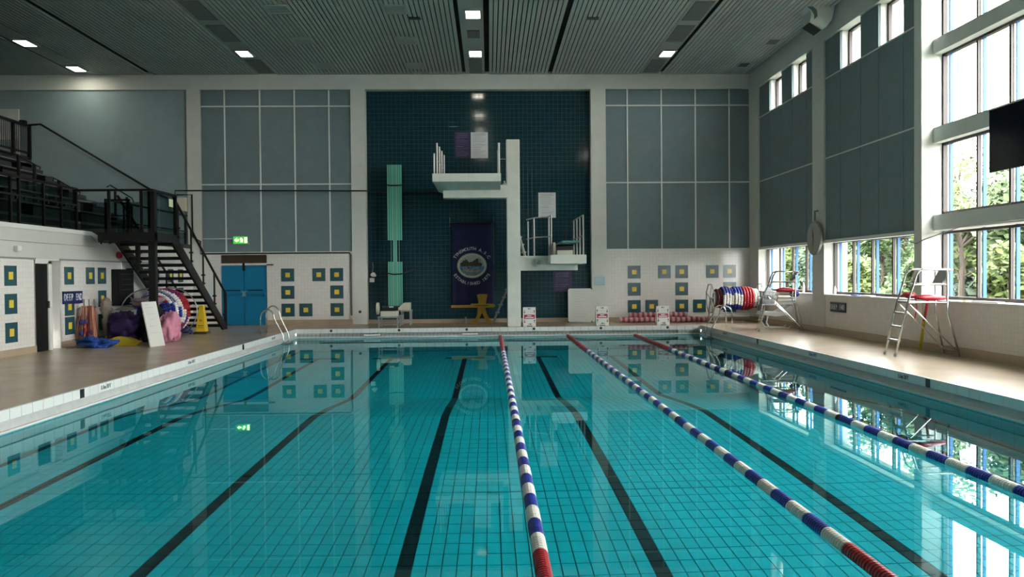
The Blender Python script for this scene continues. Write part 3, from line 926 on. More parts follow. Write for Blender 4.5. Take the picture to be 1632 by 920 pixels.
# springboard stood up against the wall, with its strap
t = thing('springboard', 'sea-green springboard stood upright against the dark tiled wall', 'springboard', (-3.14, 26.75, .56))
x0, x1 = -3.375, -2.905
obj('board', B().box(x0, x1, 26.72, 26.77, 2.82, 5.33).box(x0, x1, 26.72, 26.77, .62, 2.1).box(-3.2, -3.08, 26.71, 26.77, .62, 5.33), M_BOARDG, t)
for x in (x0 + .012, x0 + .09, x0 + .15, x1 - .15, x1 - .09, x1 - .012):
    obj('rib', B().box(x - .012, x + .012, 26.68, 26.73, 2.82, 5.33).box(x - .012, x + .012, 26.68, 26.73, .62, 2.1), M_BOARDL, t)
for x in (x0 + .1, x1 - .1):
    obj('slot_rod', B().cyl((x, 26.75, 2.1), (x, 26.75, 2.82), .008, 6), M_BOARDL, t)
for x in (-3.19, -3.14, -3.09):
    obj('rib', box(x - .01, x + .01, 26.67, 26.73, .62, 5.33), M_BOARDL, t)
obj('strap', B().tube([(x0 - .02, 26.7, 4.66), (-3.3, 26.65, 4.64), (-2.98, 26.65, 4.64), (x1 + .02, 26.7, 4.66)], .022, 6), M_BLACK, t)
obj('strap', B().tube([(x0 - .02, 27.3, 1.76), (x0 - .02, 26.68, 1.72), (-3.2, 26.64, 1.68), (-2.95, 26.64, 1.69), (x1 + .05, 26.75, 1.72), (-2.62, 27.48, 1.84)], .022, 6), M_BLACK, t)
obj('bottom_clamp', box(x0, x1, 26.66, 26.8, .56, .63), M_DARK, t)
# low stand with fulcrum
t = thing('springboard_stand', 'grey metal stand with cream fulcrum below the upright springboard', 'stand', (-3.15, 25.3, 0))
for x in (-3.46, -2.88):
    for y in (24.95, 25.6):
        obj('leg', box(x - .022, x + .022, y - .022, y + .022, 0, .35), M_GALV, t)
for x in (-2.9, -2.62):
    for y in (26.3, 26.75):
        obj('leg', box(x - .022, x + .022, y - .022, y + .022, 0, .5), M_GALV, t)
obj('frame_rail', B().box(-3.5, -2.84, 24.92, 24.98, .31, .36).box(-3.5, -2.84, 25.57, 25.63, .31, .36).box(-3.49, -3.43, 24.95, 25.6, .31, .36).box(-2.91, -2.85, 24.95, 26.3, .31, .36), M_GALV, t)
obj('stretcher', B().box(-3.46, -2.88, 25.58, 25.62, .12, .15).box(-3.46, -2.88, 24.93, 24.97, .08, .105), M_GALV, t)
obj('fulcrum_box', box(-3.42, -2.9, 25.0, 25.55, .36, .52), M_CREAMP, t, bevel=.015)
obj('fulcrum_roller', B().cyl((-3.4, 25.3, .6), (-2.9, 25.3, .6), .08, 14).box(-3.4, -2.95, 25.2, 25.4, .52, .62), M_DARK, t)
obj('adjusting_wheel', B().cyl((-3.56, 25.25, .6), (-3.49, 25.25, .6), .19, 20), M_CREAMP, t)
obj('rear_block', B().prism([(-3.0, .5), (-2.62, .5), (-2.62, .74), (-2.82, .74), (-3.0, .58)], 'y', 26.3, 26.7), M_CREAMP, t)
obj('rear_beam', box(-2.95, -2.58, 26.28, 26.78, .45, .5), M_GALV, t)
obj('label_plate', box(-3.17, -3.03, 25.19, 25.2, .63, .67), M_PAPER, t)
obj('rear_hinge', box(-3.36, -2.7, 26.5, 26.72, .5, .56), M_DARK, t)

# ---- banner
t = thing('club_banner', 'navy cloth club banner with oval sea-view crest hanging in the dive bay', 'banner', (-.58, 27.4, .5))
b = B()
NX, NZ = 24, 10
vs, fs = [], []
for j in range(NZ + 1):
    for i in range(NX + 1):
        u, v = i / NX, j / NZ
        vs.append((-1.3 + 1.42 * u, 27.42 + .012 * math.sin(u * 21) * (1 - v * .6) + .01 * math.sin(u * 9 + v * 3), .5 + 2.9 * v))
for j in range(NZ):
    for i in range(NX):
        a = j * (NX + 1) + i
        fs.append((a, a + 1, a + NX + 2, a + NX + 1))
b.add(vs, fs)
o_ = obj('cloth', b, M_NAVY, t, smooth=True)
md = o_.modifiers.new('thick', 'SOLIDIFY'); md.thickness = .006
obj('hanging_rod', B().cyl((-1.36, 27.42, 3.42), (.18, 27.42, 3.42), .018, 8), M_DARK, t)
for x in (-1.34, .16):
    obj('hanging_cord', B().cyl((x, 27.43, 3.4), (x, 27.43, 3.62), .008, 6).cyl((x, 27.44, 2.0 if x > 0 else 3.3), (x, 27.44, 3.4), .004, 6), M_NET, t)
EX, EZ, EY = -.595, 1.96, 27.375
def ell(rx, rz, y0, y1, n=40):
    return B().prism([(EX + rx * math.cos(2 * PI * k / n), EZ + rz * math.sin(2 * PI * k / n)) for k in range(n)], 'y', y0, y1)
cr = obj('crest_border', ell(.51, .43, EY, EY + .012), mat('crest_gold', (.34, .36, .20), .7, noise=.3, nscale=40), t)
obj('crest_rim', ell(.475, .395, EY - .003, EY), M_EMBL, cr)
obj('crest_sky', ell(.44, .365, EY - .006, EY), mat('crest_sky', (.33, .36, .33), .8, noise=.15, nscale=10), cr)
def clipell(z0, z1, k=.43, kz=.355):
    pts = []
    for s in range(21):
        z = z0 + (z1 - z0) * s / 20
        pts.append((EX + k * math.sqrt(max(0, 1 - ((z - EZ) / kz) ** 2)), z))
    return pts + [(2 * EX - x, z) for x, z in reversed(pts)]
obj('crest_sea', B().prism(clipell(EZ - .345, EZ - .02), 'y', EY - .009, EY - .004), mat('crest_sea', (.10, .17, .26), .8, noise=.55, nscale=11), cr)
land = [(-.40, -.02), (.32, -.02), (.36, .04), (.33, .09), (.24, .10), (.22, .24), (.14, .24), (.12, .2), (.06, .18), (.02, .13), (-.05, .13), (-.1, .11), (-.14, .17), (-.2, .22), (-.26, .17), (-.3, .2), (-.33, .12), (-.40, .09)]
obj('crest_headland', B().prism([(EX + a, EZ + c) for a, c in land], 'y', EY - .012, EY - .006), mat('crest_headland', (.035, .045, .02), .8, noise=.5, nscale=14), cr)
obj('crest_ruin', box(EX + .26, EX + .285, EY - .012, EY - .006, EZ + .08, EZ + .23), MATS['crest_headland'], cr)
obj('crest_swimmer', B().prism([(EX - .3, EZ - .16), (EX - .1, EZ - .12), (EX + .02, EZ - .17), (EX + .3, EZ - .14), (EX + .24, EZ - .21), (EX, EZ - .23), (EX - .22, EZ - .2)], 'y', EY - .012, EY - .006), mat('crest_swimmer', (.30, .21, .10), .8, noise=.3, nscale=12), cr)
obj('crest_dark_figure', B().prism([(EX - .16, EZ - .05), (EX - .08, EZ - .06), (EX - .08, EZ - .1), (EX - .14, EZ - .1)], 'y', EY - .013, EY - .006), M_DARK, cr)
def arc_text(s, top, rx, rz, a0, a1, size):
    n = len(s)
    for k, chr_ in enumerate(s):
        b = B()
        if chr_ == ' ':
            continue
        a = math.radians(a0 + (a1 - a0) * k / (n - 1))
        c = (EX + rx * math.cos(a), EY - .01, EZ + rz * math.sin(a))
        tx, tz = (rx * math.sin(a), -rz * math.cos(a)) if top else (-rx * math.sin(a), rz * math.cos(a))
        rot = math.atan2(tz, tx)
        lettering(b, chr_, size, c, (1, 0, 0), (0, 0, 1), bold=.0025, rot=rot)
        obj('letter', b, M_EMBL, t)
arc_text('TYNEMOUTH A.S.C', True, .66, .58, 150, 30, .145)
arc_text('ESTABLISHED 1875', False, .67, .62, 211, 329, .145)

# ---- ochre figure-shaped wooden stand with a bar
t = thing('wooden_stand', 'ochre painted figure-shaped wooden stand with a long crossbar', 'stand', (-.25, 27.05, 0))
obj('body', B().prism([(-.41, .52), (-.38, .72), (-.43, .96), (-.35, .985), (-.25, .99), (-.15, .985), (-.07, .97), (-.12, .72), (-.15, .5), (-.1, .32), (.0, .12), (.14, .06), (.14, .0), (-.1, 0), (-.26, .35), (-.44, 0), (-.66, 0), (-.66, .06), (-.5, .12), (-.42, .32)], 'y', 27.0, 27.09), M_OCHRE, t)
obj('crossbar', box(-1.3, .12, 26.95, 27.0, .53, .62), M_OCHRE, t)
obj('arm_block', B().prism([(-.68, .6), (-.62, .67), (.14, .66), (.2, .6), (.14, .53), (-.62, .54)], 'y', 26.9, 26.95), M_OCHRE, t)
obj('slot', box(-.5, -.02, 26.895, 26.9, .595, .615), M_DARK, t)
t = thing('pool_pump', 'small dark pump on the deck beside the ochre stand', 'pump', (-.82, 27.05, 0))
obj('body', B().cyl((-.82, 27.05, 0), (-.82, 27.05, .12), .07, 12).cyl((-.82, 27.05, .12), (-.82, 27.05, .2), .03, 10), M_GREYPL, t)
obj('cap', B().cyl((-.82, 27.05, .2), (-.82, 27.05, .22), .05, 10), M_DARK, t)

# ---- posters
def poster(name, label, x0, x1, z0, z1, m, ink, nl, y=27.495, seed=1, cat='poster', header=None):
    t = thing(name, label, cat, ((x0 + x1) / 2, y - .01, z0))
    obj('sheet', box(x0, x1, y - .015, y, z0, z1), m, t)
    rnd = random.Random(seed)
    b = B()
    w = x1 - x0
    for k in range(nl):
        z = z1 - (z1 - z0) * (k + 1.2) / (nl + 1.4)
        hh = (z1 - z0) / nl * rnd.choice((.10, .14, .2))
        a = x0 + w * rnd.uniform(.08, .14)
        e = x0 + w * rnd.uniform(.55, .93)
        if k < 2:
            a, e, hh = x0 + w * .14, x0 + w * .86, (z1 - z0) / nl * .22
        b.box(a, e, y - .018, y - .014, z, z + hh)
    obj('print', b, ink, t)
    return t
poster('rules_poster', 'navy rules poster left of the white sheet above the high platform', -1.15, -.62, 5.66, 6.56, M_PURP, M_INKP, 13, seed=3)
poster('notice_sheet', 'white printed notice above the high platform', -.60, -.01, 5.65, 6.54, M_PAPER, M_INK, 18, seed=4)
poster('notice_sheet', 'white printed notice beside the tower column above the springboard', 1.71, 2.31, 3.59, 4.46, M_PAPER, M_INK, 16, seed=5)
poster('rules_poster', 'purple rules poster below the lower platform', 2.2, 2.83, 1.03, 1.74, M_PURP, M_INKP, 11, seed=6)
poster('notice_sheet', 'small pale blue notice on the white pilaster by the whiteboard', 3.58, 3.94, 1.24, 1.55, mat('pale_blue_paper', (.36, .55, .62), .6), M_PAPER, 4, y=WB - .02, seed=7)
# ---- whiteboard leaning by the pilaster
t = thing('whiteboard', 'whiteboard with faint writing leaning on the dark tiles by the pilaster', 'whiteboard', (3.06, 26.85, 0))
c_ = .05
poly = [(2.65 + c_, 0.01), (3.46 - c_, 0.01), (3.46, .01 + c_), (3.46, 1.15 - c_), (3.46 - c_, 1.15), (2.65 + c_, 1.15), (2.65, 1.15 - c_), (2.65, .01 + c_)]
obj('board', B().prism(poly, 'y', 26.84, 26.87), M_WB, t)
b = B()
rnd = random.Random(9)
for k in range(11):
    z = 1.05 - k * .085
    a = 2.75 + rnd.uniform(0, .14)
    b.box(a, a + rnd.uniform(.08, .5), 26.836, 26.84, z, z + .006)
obj('writing', b, mat('faint_marker', (.40, .40, .40), .6), t)
for x, z in ((2.66, .02), (3.43, .02), (2.66, 1.12), (3.43, 1.12)):
    obj('corner_clip', box(x - .02, x + .04, 26.87, 26.885, z - .01, z + .04), M_BROWN, t)
# ---- lane direction boards
for x, y, l, fl in ((1.25, 25.0, 'white lane direction board right beside the tower column', 1), (3.56, 25.05, 'white lane direction board between tower and striped rolls', -1), (5.48, 24.98, 'white lane direction board in front of the striped rolls', 1)):
    t = thing('lane_direction_board', l, 'sign board', (x, y, 0), 'lane direction boards')
    w, h = .20, .6
    lean = .12
    def P(u, v, d=0):
        return (x + u, y + lean * (v / h) - d, v)
    fb = B()
    pts = [(-w, 0), (-.09, 0), (-.08, .05), (.08, .05), (.09, 0), (w, 0), (w, h), (-w, h)]
    n_ = len(pts)
    fb.add([P(u, v) for u, v in pts] + [P(u, v, -.02) for u, v in pts], [(0, 1, 2, 7), (2, 3, 6, 7), (3, 4, 5, 6)] + [(15, 10, 9, 8), (15, 14, 11, 10), (14, 13, 12, 11)] + [(i, i + n_, (i + 1) % n_ + n_, (i + 1) % n_) for i in range(n_)])
    obj('front_board', fb, M_WHITEP, t)
    rb = B()
    rb.add([(x - w, y + .36, 0), (x + w, y + .36, 0), (x + w, y + lean + .02, h), (x - w, y + lean + .02, h), (x - w, y + .38, 0), (x + w, y + .38, 0), (x + w, y + lean + .04, h), (x - w, y + lean + .04, h)],
           [(0, 1, 2, 3), (7, 6, 5, 4), (0, 4, 5, 1), (3, 2, 6, 7), (0, 3, 7, 4), (1, 5, 6, 2)])
    obj('rear_board', rb, M_WHITEP, t)
    def patch(u0, u1, v0, v1, m, nm, d=.004):
        obj(nm, B().add([P(u0, v0, d), P(u1, v0, d), P(u1, v1, d), P(u0, v1, d), P(u0, v0, 0), P(u1, v0, 0), P(u1, v1, 0), P(u0, v1, 0)],
                        [(0, 1, 2, 3), (0, 4, 5, 1), (1, 5, 6, 2), (2, 6, 7, 3), (3, 7, 4, 0)]), m, t)
    patch(-.17, .17, .24, .37, M_SIGNR, 'red_panel')
    patch(-.07, .06, .32, .345, M_LETTER, 'print', .007)
    patch(-.13, .13, .265, .295, M_LETTER, 'print', .007)
    patch(-.09, .09, .455, .475, M_PAPER, 'print', .006)
    def arrow(u, v, du, dv):
        px, pv = -dv, du
        L, wd, hd = .055, .008, .028
        poly_ = [(-L, -wd), (.01, -wd), (.01, -hd), (L, 0), (.01, hd), (.01, wd), (-L, wd)]
        obj('arrow', B().add([P(u + a * du + c * px, v + a * dv + c * pv, .005) for a, c in poly_], [(0, 1, 5, 6), (2, 3, 4)]), M_DARK, t)
    arrow(0, .555, -fl, 0)
    arrow(.01, .075, fl, 0)
    for v in (.46, .16):
        arrow(-.155, v, 0, -fl)
        arrow(.155, v, 0, fl)
# ---- striped rolls on the far deck
def striped_roll(x0, x1, y, z, r, l, seed):
    t = thing('striped_roll', l, 'foam roll', ((x0 + x1) / 2, y, z - r), 'red and white striped rolls')
    n = int((x1 - x0) / .085)
    st = (x1 - x0) / n
    rnd = random.Random(seed)
    mes = []
    for m in (mat('pale_pink_foam', (.52, .33, .35), .7), mat('dusky_red_foam', (.34, .05, .08), .7)):
        q = obj('band', B().lathe([(r * .92, 0), (r, st * .25), (r, st * .75), (r * .92, st)], (0, 0, 0), (1, 0, 0), 12), m, local=True)
        mes.append(q.data)
        bpy.data.objects.remove(q)
    for k in range(n):
        dz = .006 * math.sin(k * .7 + seed)
        inst('band', mes[k % 2], t, Vector((x0 + st * k, y, z + dz)) - t.location)
striped_roll(4.32, 6.95, 26.45, .10, .085, 'front red striped foam roll lying on the far deck', 1)
striped_roll(4.66, 6.85, 26.68, .105, .095, 'rear red striped foam roll against the wall', 2)
striped_roll(4.66, 6.62, 26.56, .255, .085, 'red striped foam roll on top of the two others', 3)
striped_roll(6.97, 7.42, 26.62, .08, .075, 'short end of a red striped roll beside the rope reel', 4)

# ---- exit sign, conduit, small wall fittings
t = thing('exit_sign', 'lit green running-man exit sign on the grey panels above the blue door', 'exit sign', (-8.38, WB - .03, 2.75))
obj('box', box(-8.64, -8.12, WB - .06, WB + .02, 2.74, 3.02), M_GREYPL, t)
obj('green_face', box(-8.62, -8.14, WB - .066, WB - .06, 2.76, 3.0), M_EXIT, t)
obj('arrow', B().prism([(-8.58, 2.88), (-8.5, 2.95), (-8.5, 2.91), (-8.43, 2.91), (-8.43, 2.85), (-8.5, 2.85), (-8.5, 2.81)], 'y', WB - .072, WB - .066), M_EXITW, t)
obj('running_man', B().prism([(-8.4, 2.8), (-8.36, 2.86), (-8.4, 2.92), (-8.36, 2.96), (-8.32, 2.93), (-8.29, 2.87), (-8.32, 2.8), (-8.35, 2.84)], 'y', WB - .072, WB - .066), M_EXITW, t)
obj('door_symbol', box(-8.24, -8.16, WB - .072, WB - .066, 2.79, 2.97), M_EXITW, t)
tag(obj('conduit', B().tube([(-10.55, WB - .03, 4.35), (-10.55, WB - .03, 4.56), (-9.9, WB - .05, 4.56), (-4.14, WB - .05, 4.52), (-4.0, 27.46, 4.5), (-1.7, 27.46, 4.5)], .022, 6), M_DARK), 'thin black horizontal conduit crossing the grey panels', 'conduit')
tag(obj('conduit', B().tube([(-10.5, WB - .03, 4.42), (-9.98, WB - .05, 4.42), (-9.98, WB - .05, 3.0), (-9.72, WB - .05, 2.85), (-9.72, WB - .05, 2.43), (-4.74, WB - .04, 2.43), (-4.68, WB - .04, 2.35), (-4.68, WB - .04, .3)], .026, 6), M_DARK), 'thin dark conduit framing the white tiles beside the blue door', 'conduit')
t = thing('wall_cabinet', 'small beige cabinet on the gallery end wall by the pilaster', 'cabinet', (-10.38, WB, 3.85))
obj('body', box(-10.66, -10.16, WB - .12, WB + .07, 3.86, 4.32), M_CREAMP, t)
obj('door', box(-10.64, -10.18, WB - .135, WB - .12, 3.88, 4.30), M_CREAMP, t)
t = thing('wall_speaker', 'small black wall speaker beside the pale gallery door', 'speaker', (-15.68, WB - .05, 6.75))
obj('box', box(-15.62, -15.45, WB - .12, WB + .06, 6.78, 6.93), M_BLACK, t)
obj('grille', box(-15.6, -15.47, WB - .13, WB - .12, 6.8, 6.91), M_DARK, t)
t = thing('shower_head', 'small white shower fitting on the dark tiles by the left pilaster', 'shower', (-4.0, 27.4, 1.45))
obj('pipe', B().tube([(-4.0, 27.49, 2.1), (-3.98, 27.44, 1.9), (-4.02, 27.42, 1.7), (-4.03, 27.44, 1.55)], .012, 6), M_STEEL, t)
obj('head', B().lathe([(.02, 0), (.10, .03), (.09, .08), (.03, .14)], (-3.98, 27.4, 1.62), (.3, -.4, 1), 12), M_WHITEP, t)
obj('box', box(-4.1, -3.95, 27.42, 27.5, 1.42, 1.56), M_WHITEP, t)
tag(obj('wall_socket', B().lathe([(.05, 0), (.05, .02), (.03, .03)], (-4.4, WB - .02, .42), (0, -1, 0), 12), M_DARK), 'small round black socket low on the pilaster', 'socket')
tag(obj('wall_hook', box(-7.5, -7.3, WB - .14, WB, 2.02, 2.06), M_DARK), 'small dark bracket beside the brown transom', 'bracket')
# ================================================================== WINDOW SIDE OF THE DECK
def lifeguard_chair(label, loc, rz, tube_seed, tall=1.0):
    """local frame: -x faces the pool, ladder on the pool side"""
    t = thing('lifeguard_chair', label, 'lifeguard chair', loc, 'lifeguard chairs', rz)
    w = .23
    for s in (-w, w):
        # ladder stile that bends over into the armrest
        obj('ladder_stile', B().tube([(-.45, s, 0), (-.20, s, 1.06), (-.05, s, 1.55), (.0, s, 1.63), (.08, s, 1.66), (.62, s, 1.64)], .021, 8), M_STEEL, t, local=True, smooth=True)
        obj('foot', B().cyl((-.45, s, 0), (-.445, s, .05), .03, 8), M_GREYPL, t, local=True)
        obj('rear_leg', B().tube([(.52, s, 1.64), (.52, s, .85), (.72, s * 1.3, 0)], .019, 8), M_STEEL, t, local=True, smooth=True)
        obj('brace', B().cyl((-.17, s, .98), (.68, s * 1.1, .12), .014, 8), M_STEEL, t, local=True)
        obj('seat_rail', B().cyl((-.10, s, 1.36), (.52, s, 1.36), .016, 8), M_STEEL, t, local=True)
        obj('platform_rail', B().cyl((-.21, s, 1.02), (.52, s, 1.02), .014, 8), M_STEEL, t, local=True)
    for k, z in enumerate((.30, .56, .82)):
        x = -.45 + .25 * z / 1.06
        obj('rung', box(x - .04, x + .04, -w, w, z - .015, z + .015), M_GALV, t, local=True)
    obj('foot_platform', box(-.22, .12, -w, w, 1.02, 1.05), M_GALV, t, local=True)
    obj('seat', box(-.02, .5, -w + .02, w - .02, 1.35, 1.39), M_WHITEP, t, local=True, bevel=.01)
    obj('backrest', B().prism([(.44, 1.39), (.47, 1.39), (.62, 1.66), (.58, 1.66)], 'y', -w + .03, w - .03), M_GREYPL, t, local=True)
    obj('rear_stretcher', B().cyl((.70, -w * 1.25, .1), (.70, w * 1.25, .1), .014, 8), M_STEEL, t, local=True)
    return t
lifeguard_chair('steel lifeguard chair with a ladder, standing nearer the viewpoint by the window', (8.17, 15.13, 0), math.radians(-4), 1)
lifeguard_chair('steel lifeguard chair cluttered with gear near the far corner', (7.92, 21.95, 0), math.radians(-12), 2)
def rescue_tube(label, pts, r=.055):
    t = thing('rescue_tube', label, 'rescue tube', pts[len(pts) // 2])
    t.location.z -= r
    obj('foam', B().tube(pts, [r * .6] + [r] * (len(pts) - 2) + [r * .6], 10), M_RED, t, smooth=True)
    obj('strap', B().tube([pts[0], (pts[0][0] + .02, pts[0][1] - .03, pts[0][2] - .18), (pts[0][0] - .02, pts[0][1] - .02, pts[0][2] - .42)], .012, 6), M_RED, t)
rescue_tube('red rescue tube lying across the near lifeguard chair platform', [(8.12, 14.98, 1.13), (8.3, 15.0, 1.12), (8.55, 15.05, 1.11), (8.75, 15.08, 1.10)])
rescue_tube('red rescue tube bundle on the far cluttered lifeguard chair', [(8.0, 22.0, 1.13), (8.2, 22.05, 1.15), (8.45, 22.1, 1.13), (8.62, 22.15, 1.12)], .07)
tag(obj('rescue_bag', B().blob((8.1, 15.15, 1.16), .13, .1, .07, seed=5, rough=.2), M_RED, smooth=True), 'crumpled dark red bag on the near lifeguard chair platform', 'bag')
tag(obj('handset', box(8.26, 8.32, 15.1, 15.16, 1.40, 1.62), M_DARK), 'black handset hanging on the near lifeguard chair', 'radio')
t = thing('yellow_pole', 'yellow and red reach pole standing behind the near lifeguard chair', 'pole', (8.82, 16.1, 0))
obj('lower_shaft', B().cyl((8.82, 16.1, 0), (8.80, 15.9, .62), .03, 8), M_YELB, t)
obj('upper_shaft', B().cyl((8.80, 15.9, .62), (8.78, 15.7, 1.15), .028, 8), M_RED, t)
# clutter under and on the far chair
t = thing('paper_tray', 'grey wire tray full of papers on the far lifeguard chair', 'tray', (7.62, 21.7, .72))
tb_ = B()
for z in (.86, .98, 1.10):
    tb_.tube([(7.42, 21.5, z), (7.82, 21.5, z), (7.82, 21.8, z), (7.42, 21.8, z)], .008, 5, closed=True)
for x, y in ((7.42, 21.5), (7.82, 21.5), (7.82, 21.8), (7.42, 21.8), (7.62, 21.5), (7.52, 21.5), (7.72, 21.5)):
    tb_.cyl((x, y, .74), (x, y, 1.10), .007, 5)
tb_.box(7.42, 7.82, 21.5, 21.8, .74, .76)
obj('wire_frame', tb_, M_GALV, t)
obj('papers', B().prism([(7.5, 1.02), (7.64, 1.24), (7.7, 1.18), (7.82, 1.06), (7.8, 1.0)], 'y', 21.6, 21.75), M_PAPER, t)
obj('folder', box(7.46, 7.78, 21.53, 21.78, .77, .9), M_GREYPL, t)
t = thing('plastic_lounger', 'white moulded plastic lounger pushed under the far lifeguard chair', 'chair', (8.3, 22.6, 0))
obj('shell', B().prism([(7.75, .42), (8.2, .36), (8.62, .42), (8.66, .62), (8.6, .68), (8.25, .50), (7.8, .52)], 'y', 22.5, 23.0), M_WHITEP, t, bevel=.02)
obj('skid', B().tube([(7.95, 22.55, .42), (7.9, 22.55, .2), (8.0, 22.55, .05), (8.55, 22.55, .04), (8.62, 22.55, .1)], .025, 8), M_WHITEP, t, smooth=True)
obj('skid', B().tube([(7.95, 22.95, .42), (7.9, 22.95, .2), (8.0, 22.95, .05), (8.55, 22.95, .04), (8.62, 22.95, .1)], .025, 8), M_WHITEP, t, smooth=True)
t = thing('towel_stack', 'folded white towels stacked behind the far lifeguard chair', 'towels', (8.35, 22.6, .68))
for k in range(3):
    obj('towel', box(8.0 + .03 * k, 8.75 - .02 * k, 22.5, 22.95, .70 + k * .09, .77 + k * .09), M_WHITEP, t, bevel=.02)
tag(obj('blue_bundle', B().blob((8.62, 22.3, 1.02), .14, .1, .09, seed=8), M_BLUB, smooth=True), 'small blue bundle hanging beside the red rescue tubes', 'bag')
def bottle(label, x, y, z, m, capm, h=.22):
    t = thing('bottle', label, 'bottle', (x, y, z), 'bottles on the window sill')
    obj('body', B().lathe([(.035, 0), (.038, h * .6), (.015, h * .8), (.015, h * .9)], (x, y, z), (0, 0, 1), 12), m, t, smooth=True)
    obj('cap', B().cyl((x, y, z + h * .9), (x, y, z + h), .018, 10), capm, t)
bottle('white spray bottle on the far corner window sill', 9.1, 22.85, 1.035, M_WHITEP, M_BLUB, .34)
bottle('small white and red bottle on the sill below the wall clock', 9.1, 20.75, 1.035, M_WHITEP, M_RED, .24)
bottle('clear pale bottle on the far corner sill beside the clock pilaster', 9.1, 22.15, 1.035, M_PAPER, M_WHITEP, .26)
for l, y, ln, m in (('thin blue strip lying on the middle low sill', 19.5, .35, M_BLUB), ('white strip lying on the middle low sill', 18.9, .5, M_WHITEP), ('yellow sponge lying on the tall window sill', 14.9, .12, M_YEL), ('white kickboard lying on the tall window sill', 14.3, .8, M_PAPER)):
    tag(obj('sill_item', box(9.02, 9.16, y - ln / 2, y + ln / 2, 1.036, 1.06), m, bevel=.008), l, 'sill item')

# rope reel in the far corner
def bead_turn(c, axis, R, segs, parent, bead=.052, n=42, ph=0.0):
    """one turn of coiled lane rope: beads around a circle, coloured by angle"""
    c, axis = Vector(c), Vector(axis).normalized()
    u = axis.orthogonal().normalized()
    if abs(axis.z) < .5:
        u = Vector((0, 0, 1))
    w = axis.cross(u)
    bs = {}
    for k in range(n):
        a = 2 * PI * k / n + ph
        frac = (k / n) % 1
        m = None
        for lim, mm in segs:
            if frac < lim:
                m = mm
                break
        p = c + (u * math.cos(a) + w * math.sin(a)) * R
        tg = (-u * math.sin(a) + w * math.cos(a))
        h = PI * R / n * .92
        bs.setdefault(m.name, (m, B()))[1].lathe([(bead * .75, -h), (bead, -h * .5), (bead, h * .5), (bead * .75, h)], p, tg, 8)
    first = None
    for nm, (m, b) in bs.items():
        o = obj('rope_turn', b, m, parent)
        o['kind'] = 'stuff'
    return
Wt, Bl, Rd = M_ROPEW, M_ROPEB, M_ROPER
t = thing('rope_reel', 'steel storage reel wound with blue, white and red lane rope in the far corner', 'rope reel', (8.1, 25.9, 0))
yc, zc = 25.9, .80
for x in (7.22, 8.86):
    pts = []
    for k in range(8):
        a = 2 * PI * k / 8 + PI / 8
        pts.append((x, yc + .5 * math.cos(a), zc + .5 * math.sin(a)))
    obj('end_hoop', B().tube(pts, .018, 6, closed=True), M_GALV, t)
    for k in range(4):
        a = 2 * PI * k / 4 + PI / 8
        obj('spoke', B().cyl((x, yc, zc), (x, yc + .5 * math.cos(a), zc + .5 * math.sin(a)), .01, 6), M_GALV, t)
    obj('end_leg', B().tube([(x + .03, yc - .35, .05), (x + .03, yc, zc), (x + .03, yc + .35, .05)], .022, 6), M_GALV, t)
    obj('end_foot', box(x, x + .06, yc - .45, yc + .45, .0, .05), M_GALV, t)
obj('axle', B().cyl((7.2, yc, zc), (8.9, yc, zc), .04, 10), M_GALV, t)
obj('drum', B().cyl((7.35, yc, zc), (8.75, yc, zc), .22, 16), M_GREYPL, t)
obj('base_bar', B().box(7.22, 8.9, yc - .42, yc - .38, .22, .26).box(7.22, 8.9, yc - .42, yc - .38, .30, .32), M_GALV, t)
segWB = [(.20, Bl), (.36, Wt), (.60, Bl), (.80, Wt), (1.01, Bl)]
seq = [('d', .27), ('d', .27), ('w', .34), ('w', .34), ('w', .33), ('w', .30), ('w', .34), ('w', .34), ('w', .34), ('r', .35), ('r', .35), ('r', .35), ('r', .32), ('v', .28), ('v', .27)]
for k, (s_, R_c) in enumerate(seq):
    x = 7.42 + k * .093
    sg = {'d': [(1.01, mat('dark_red_float', (.13, .012, .02), .4))], 'w': segWB, 'r': [(1.01, Rd)], 'v': [(.45, Wt), (1.01, mat('violet_float', (.04, .02, .18), .4))]}[s_]
    bead_turn((x, yc, zc), (1, 0, 0), R_c, sg, t, bead=.047, ph=-.25 + .1 * (k % 3))
# pool ladder rails, both far corners
def grab_rail(parent, pts, r=.02):
    obj('rail', B().tube(pts, r, 8), M_STEEL, parent, smooth=True)
def hoop(x0, x1, y, h, ybot=None, n=9):
    """arched grab rail from the deck (x0) over to the pool (x1)"""
    pts = [(x0, y, 0), (x0, y, h * .6)]
    for k in range(1, n):
        a = PI - PI * k / n
        pts.append(((x0 + x1) / 2 + (x1 - x0) / 2 * -math.cos(a) * -1 if False else x0 + (x1 - x0) * (1 - math.cos(PI * k / n)) / 2 * .62, y, h * .62 + h * .38 * math.sin(PI * k / n)))
    xe = x0 + (x1 - x0) * .62
    pts += [(xe, y, h * .62), (x0 + (x1 - x0) * .85, y, h * .2), (x1, y, -.05), (x1 + (x1 - x0) * .02, y, -.22), (x0 + (x1 - x0) * .9, y, -.30)]
    return pts
t = thing('pool_ladder', 'chrome pool ladder rails at the far corner by the blue door', 'pool ladder', (-6.2, 23.2, 0))
grab_rail(t, hoop(-6.5, -5.86, 22.75, .70))
grab_rail(t, hoop(-6.5, -5.86, 23.35, .78))
obj('step', box(-5.9, -5.72, 22.75, 23.35, -.28, -.25), M_STEEL, t)
obj('step', box(-5.88, -5.72, 22.75, 23.35, -.62, -.59), M_STEEL, t)
t = thing('pool_ladder', 'chrome pool ladder rails at the far corner by the rope reel', 'pool ladder', (6.8, 23.4, 0))
grab_rail(t, hoop(7.1, 6.48, 23.15, .66))
grab_rail(t, hoop(7.1, 6.48, 23.75, .66))
obj('step', box(6.36, 6.52, 23.15, 23.75, -.28, -.25), M_STEEL, t)
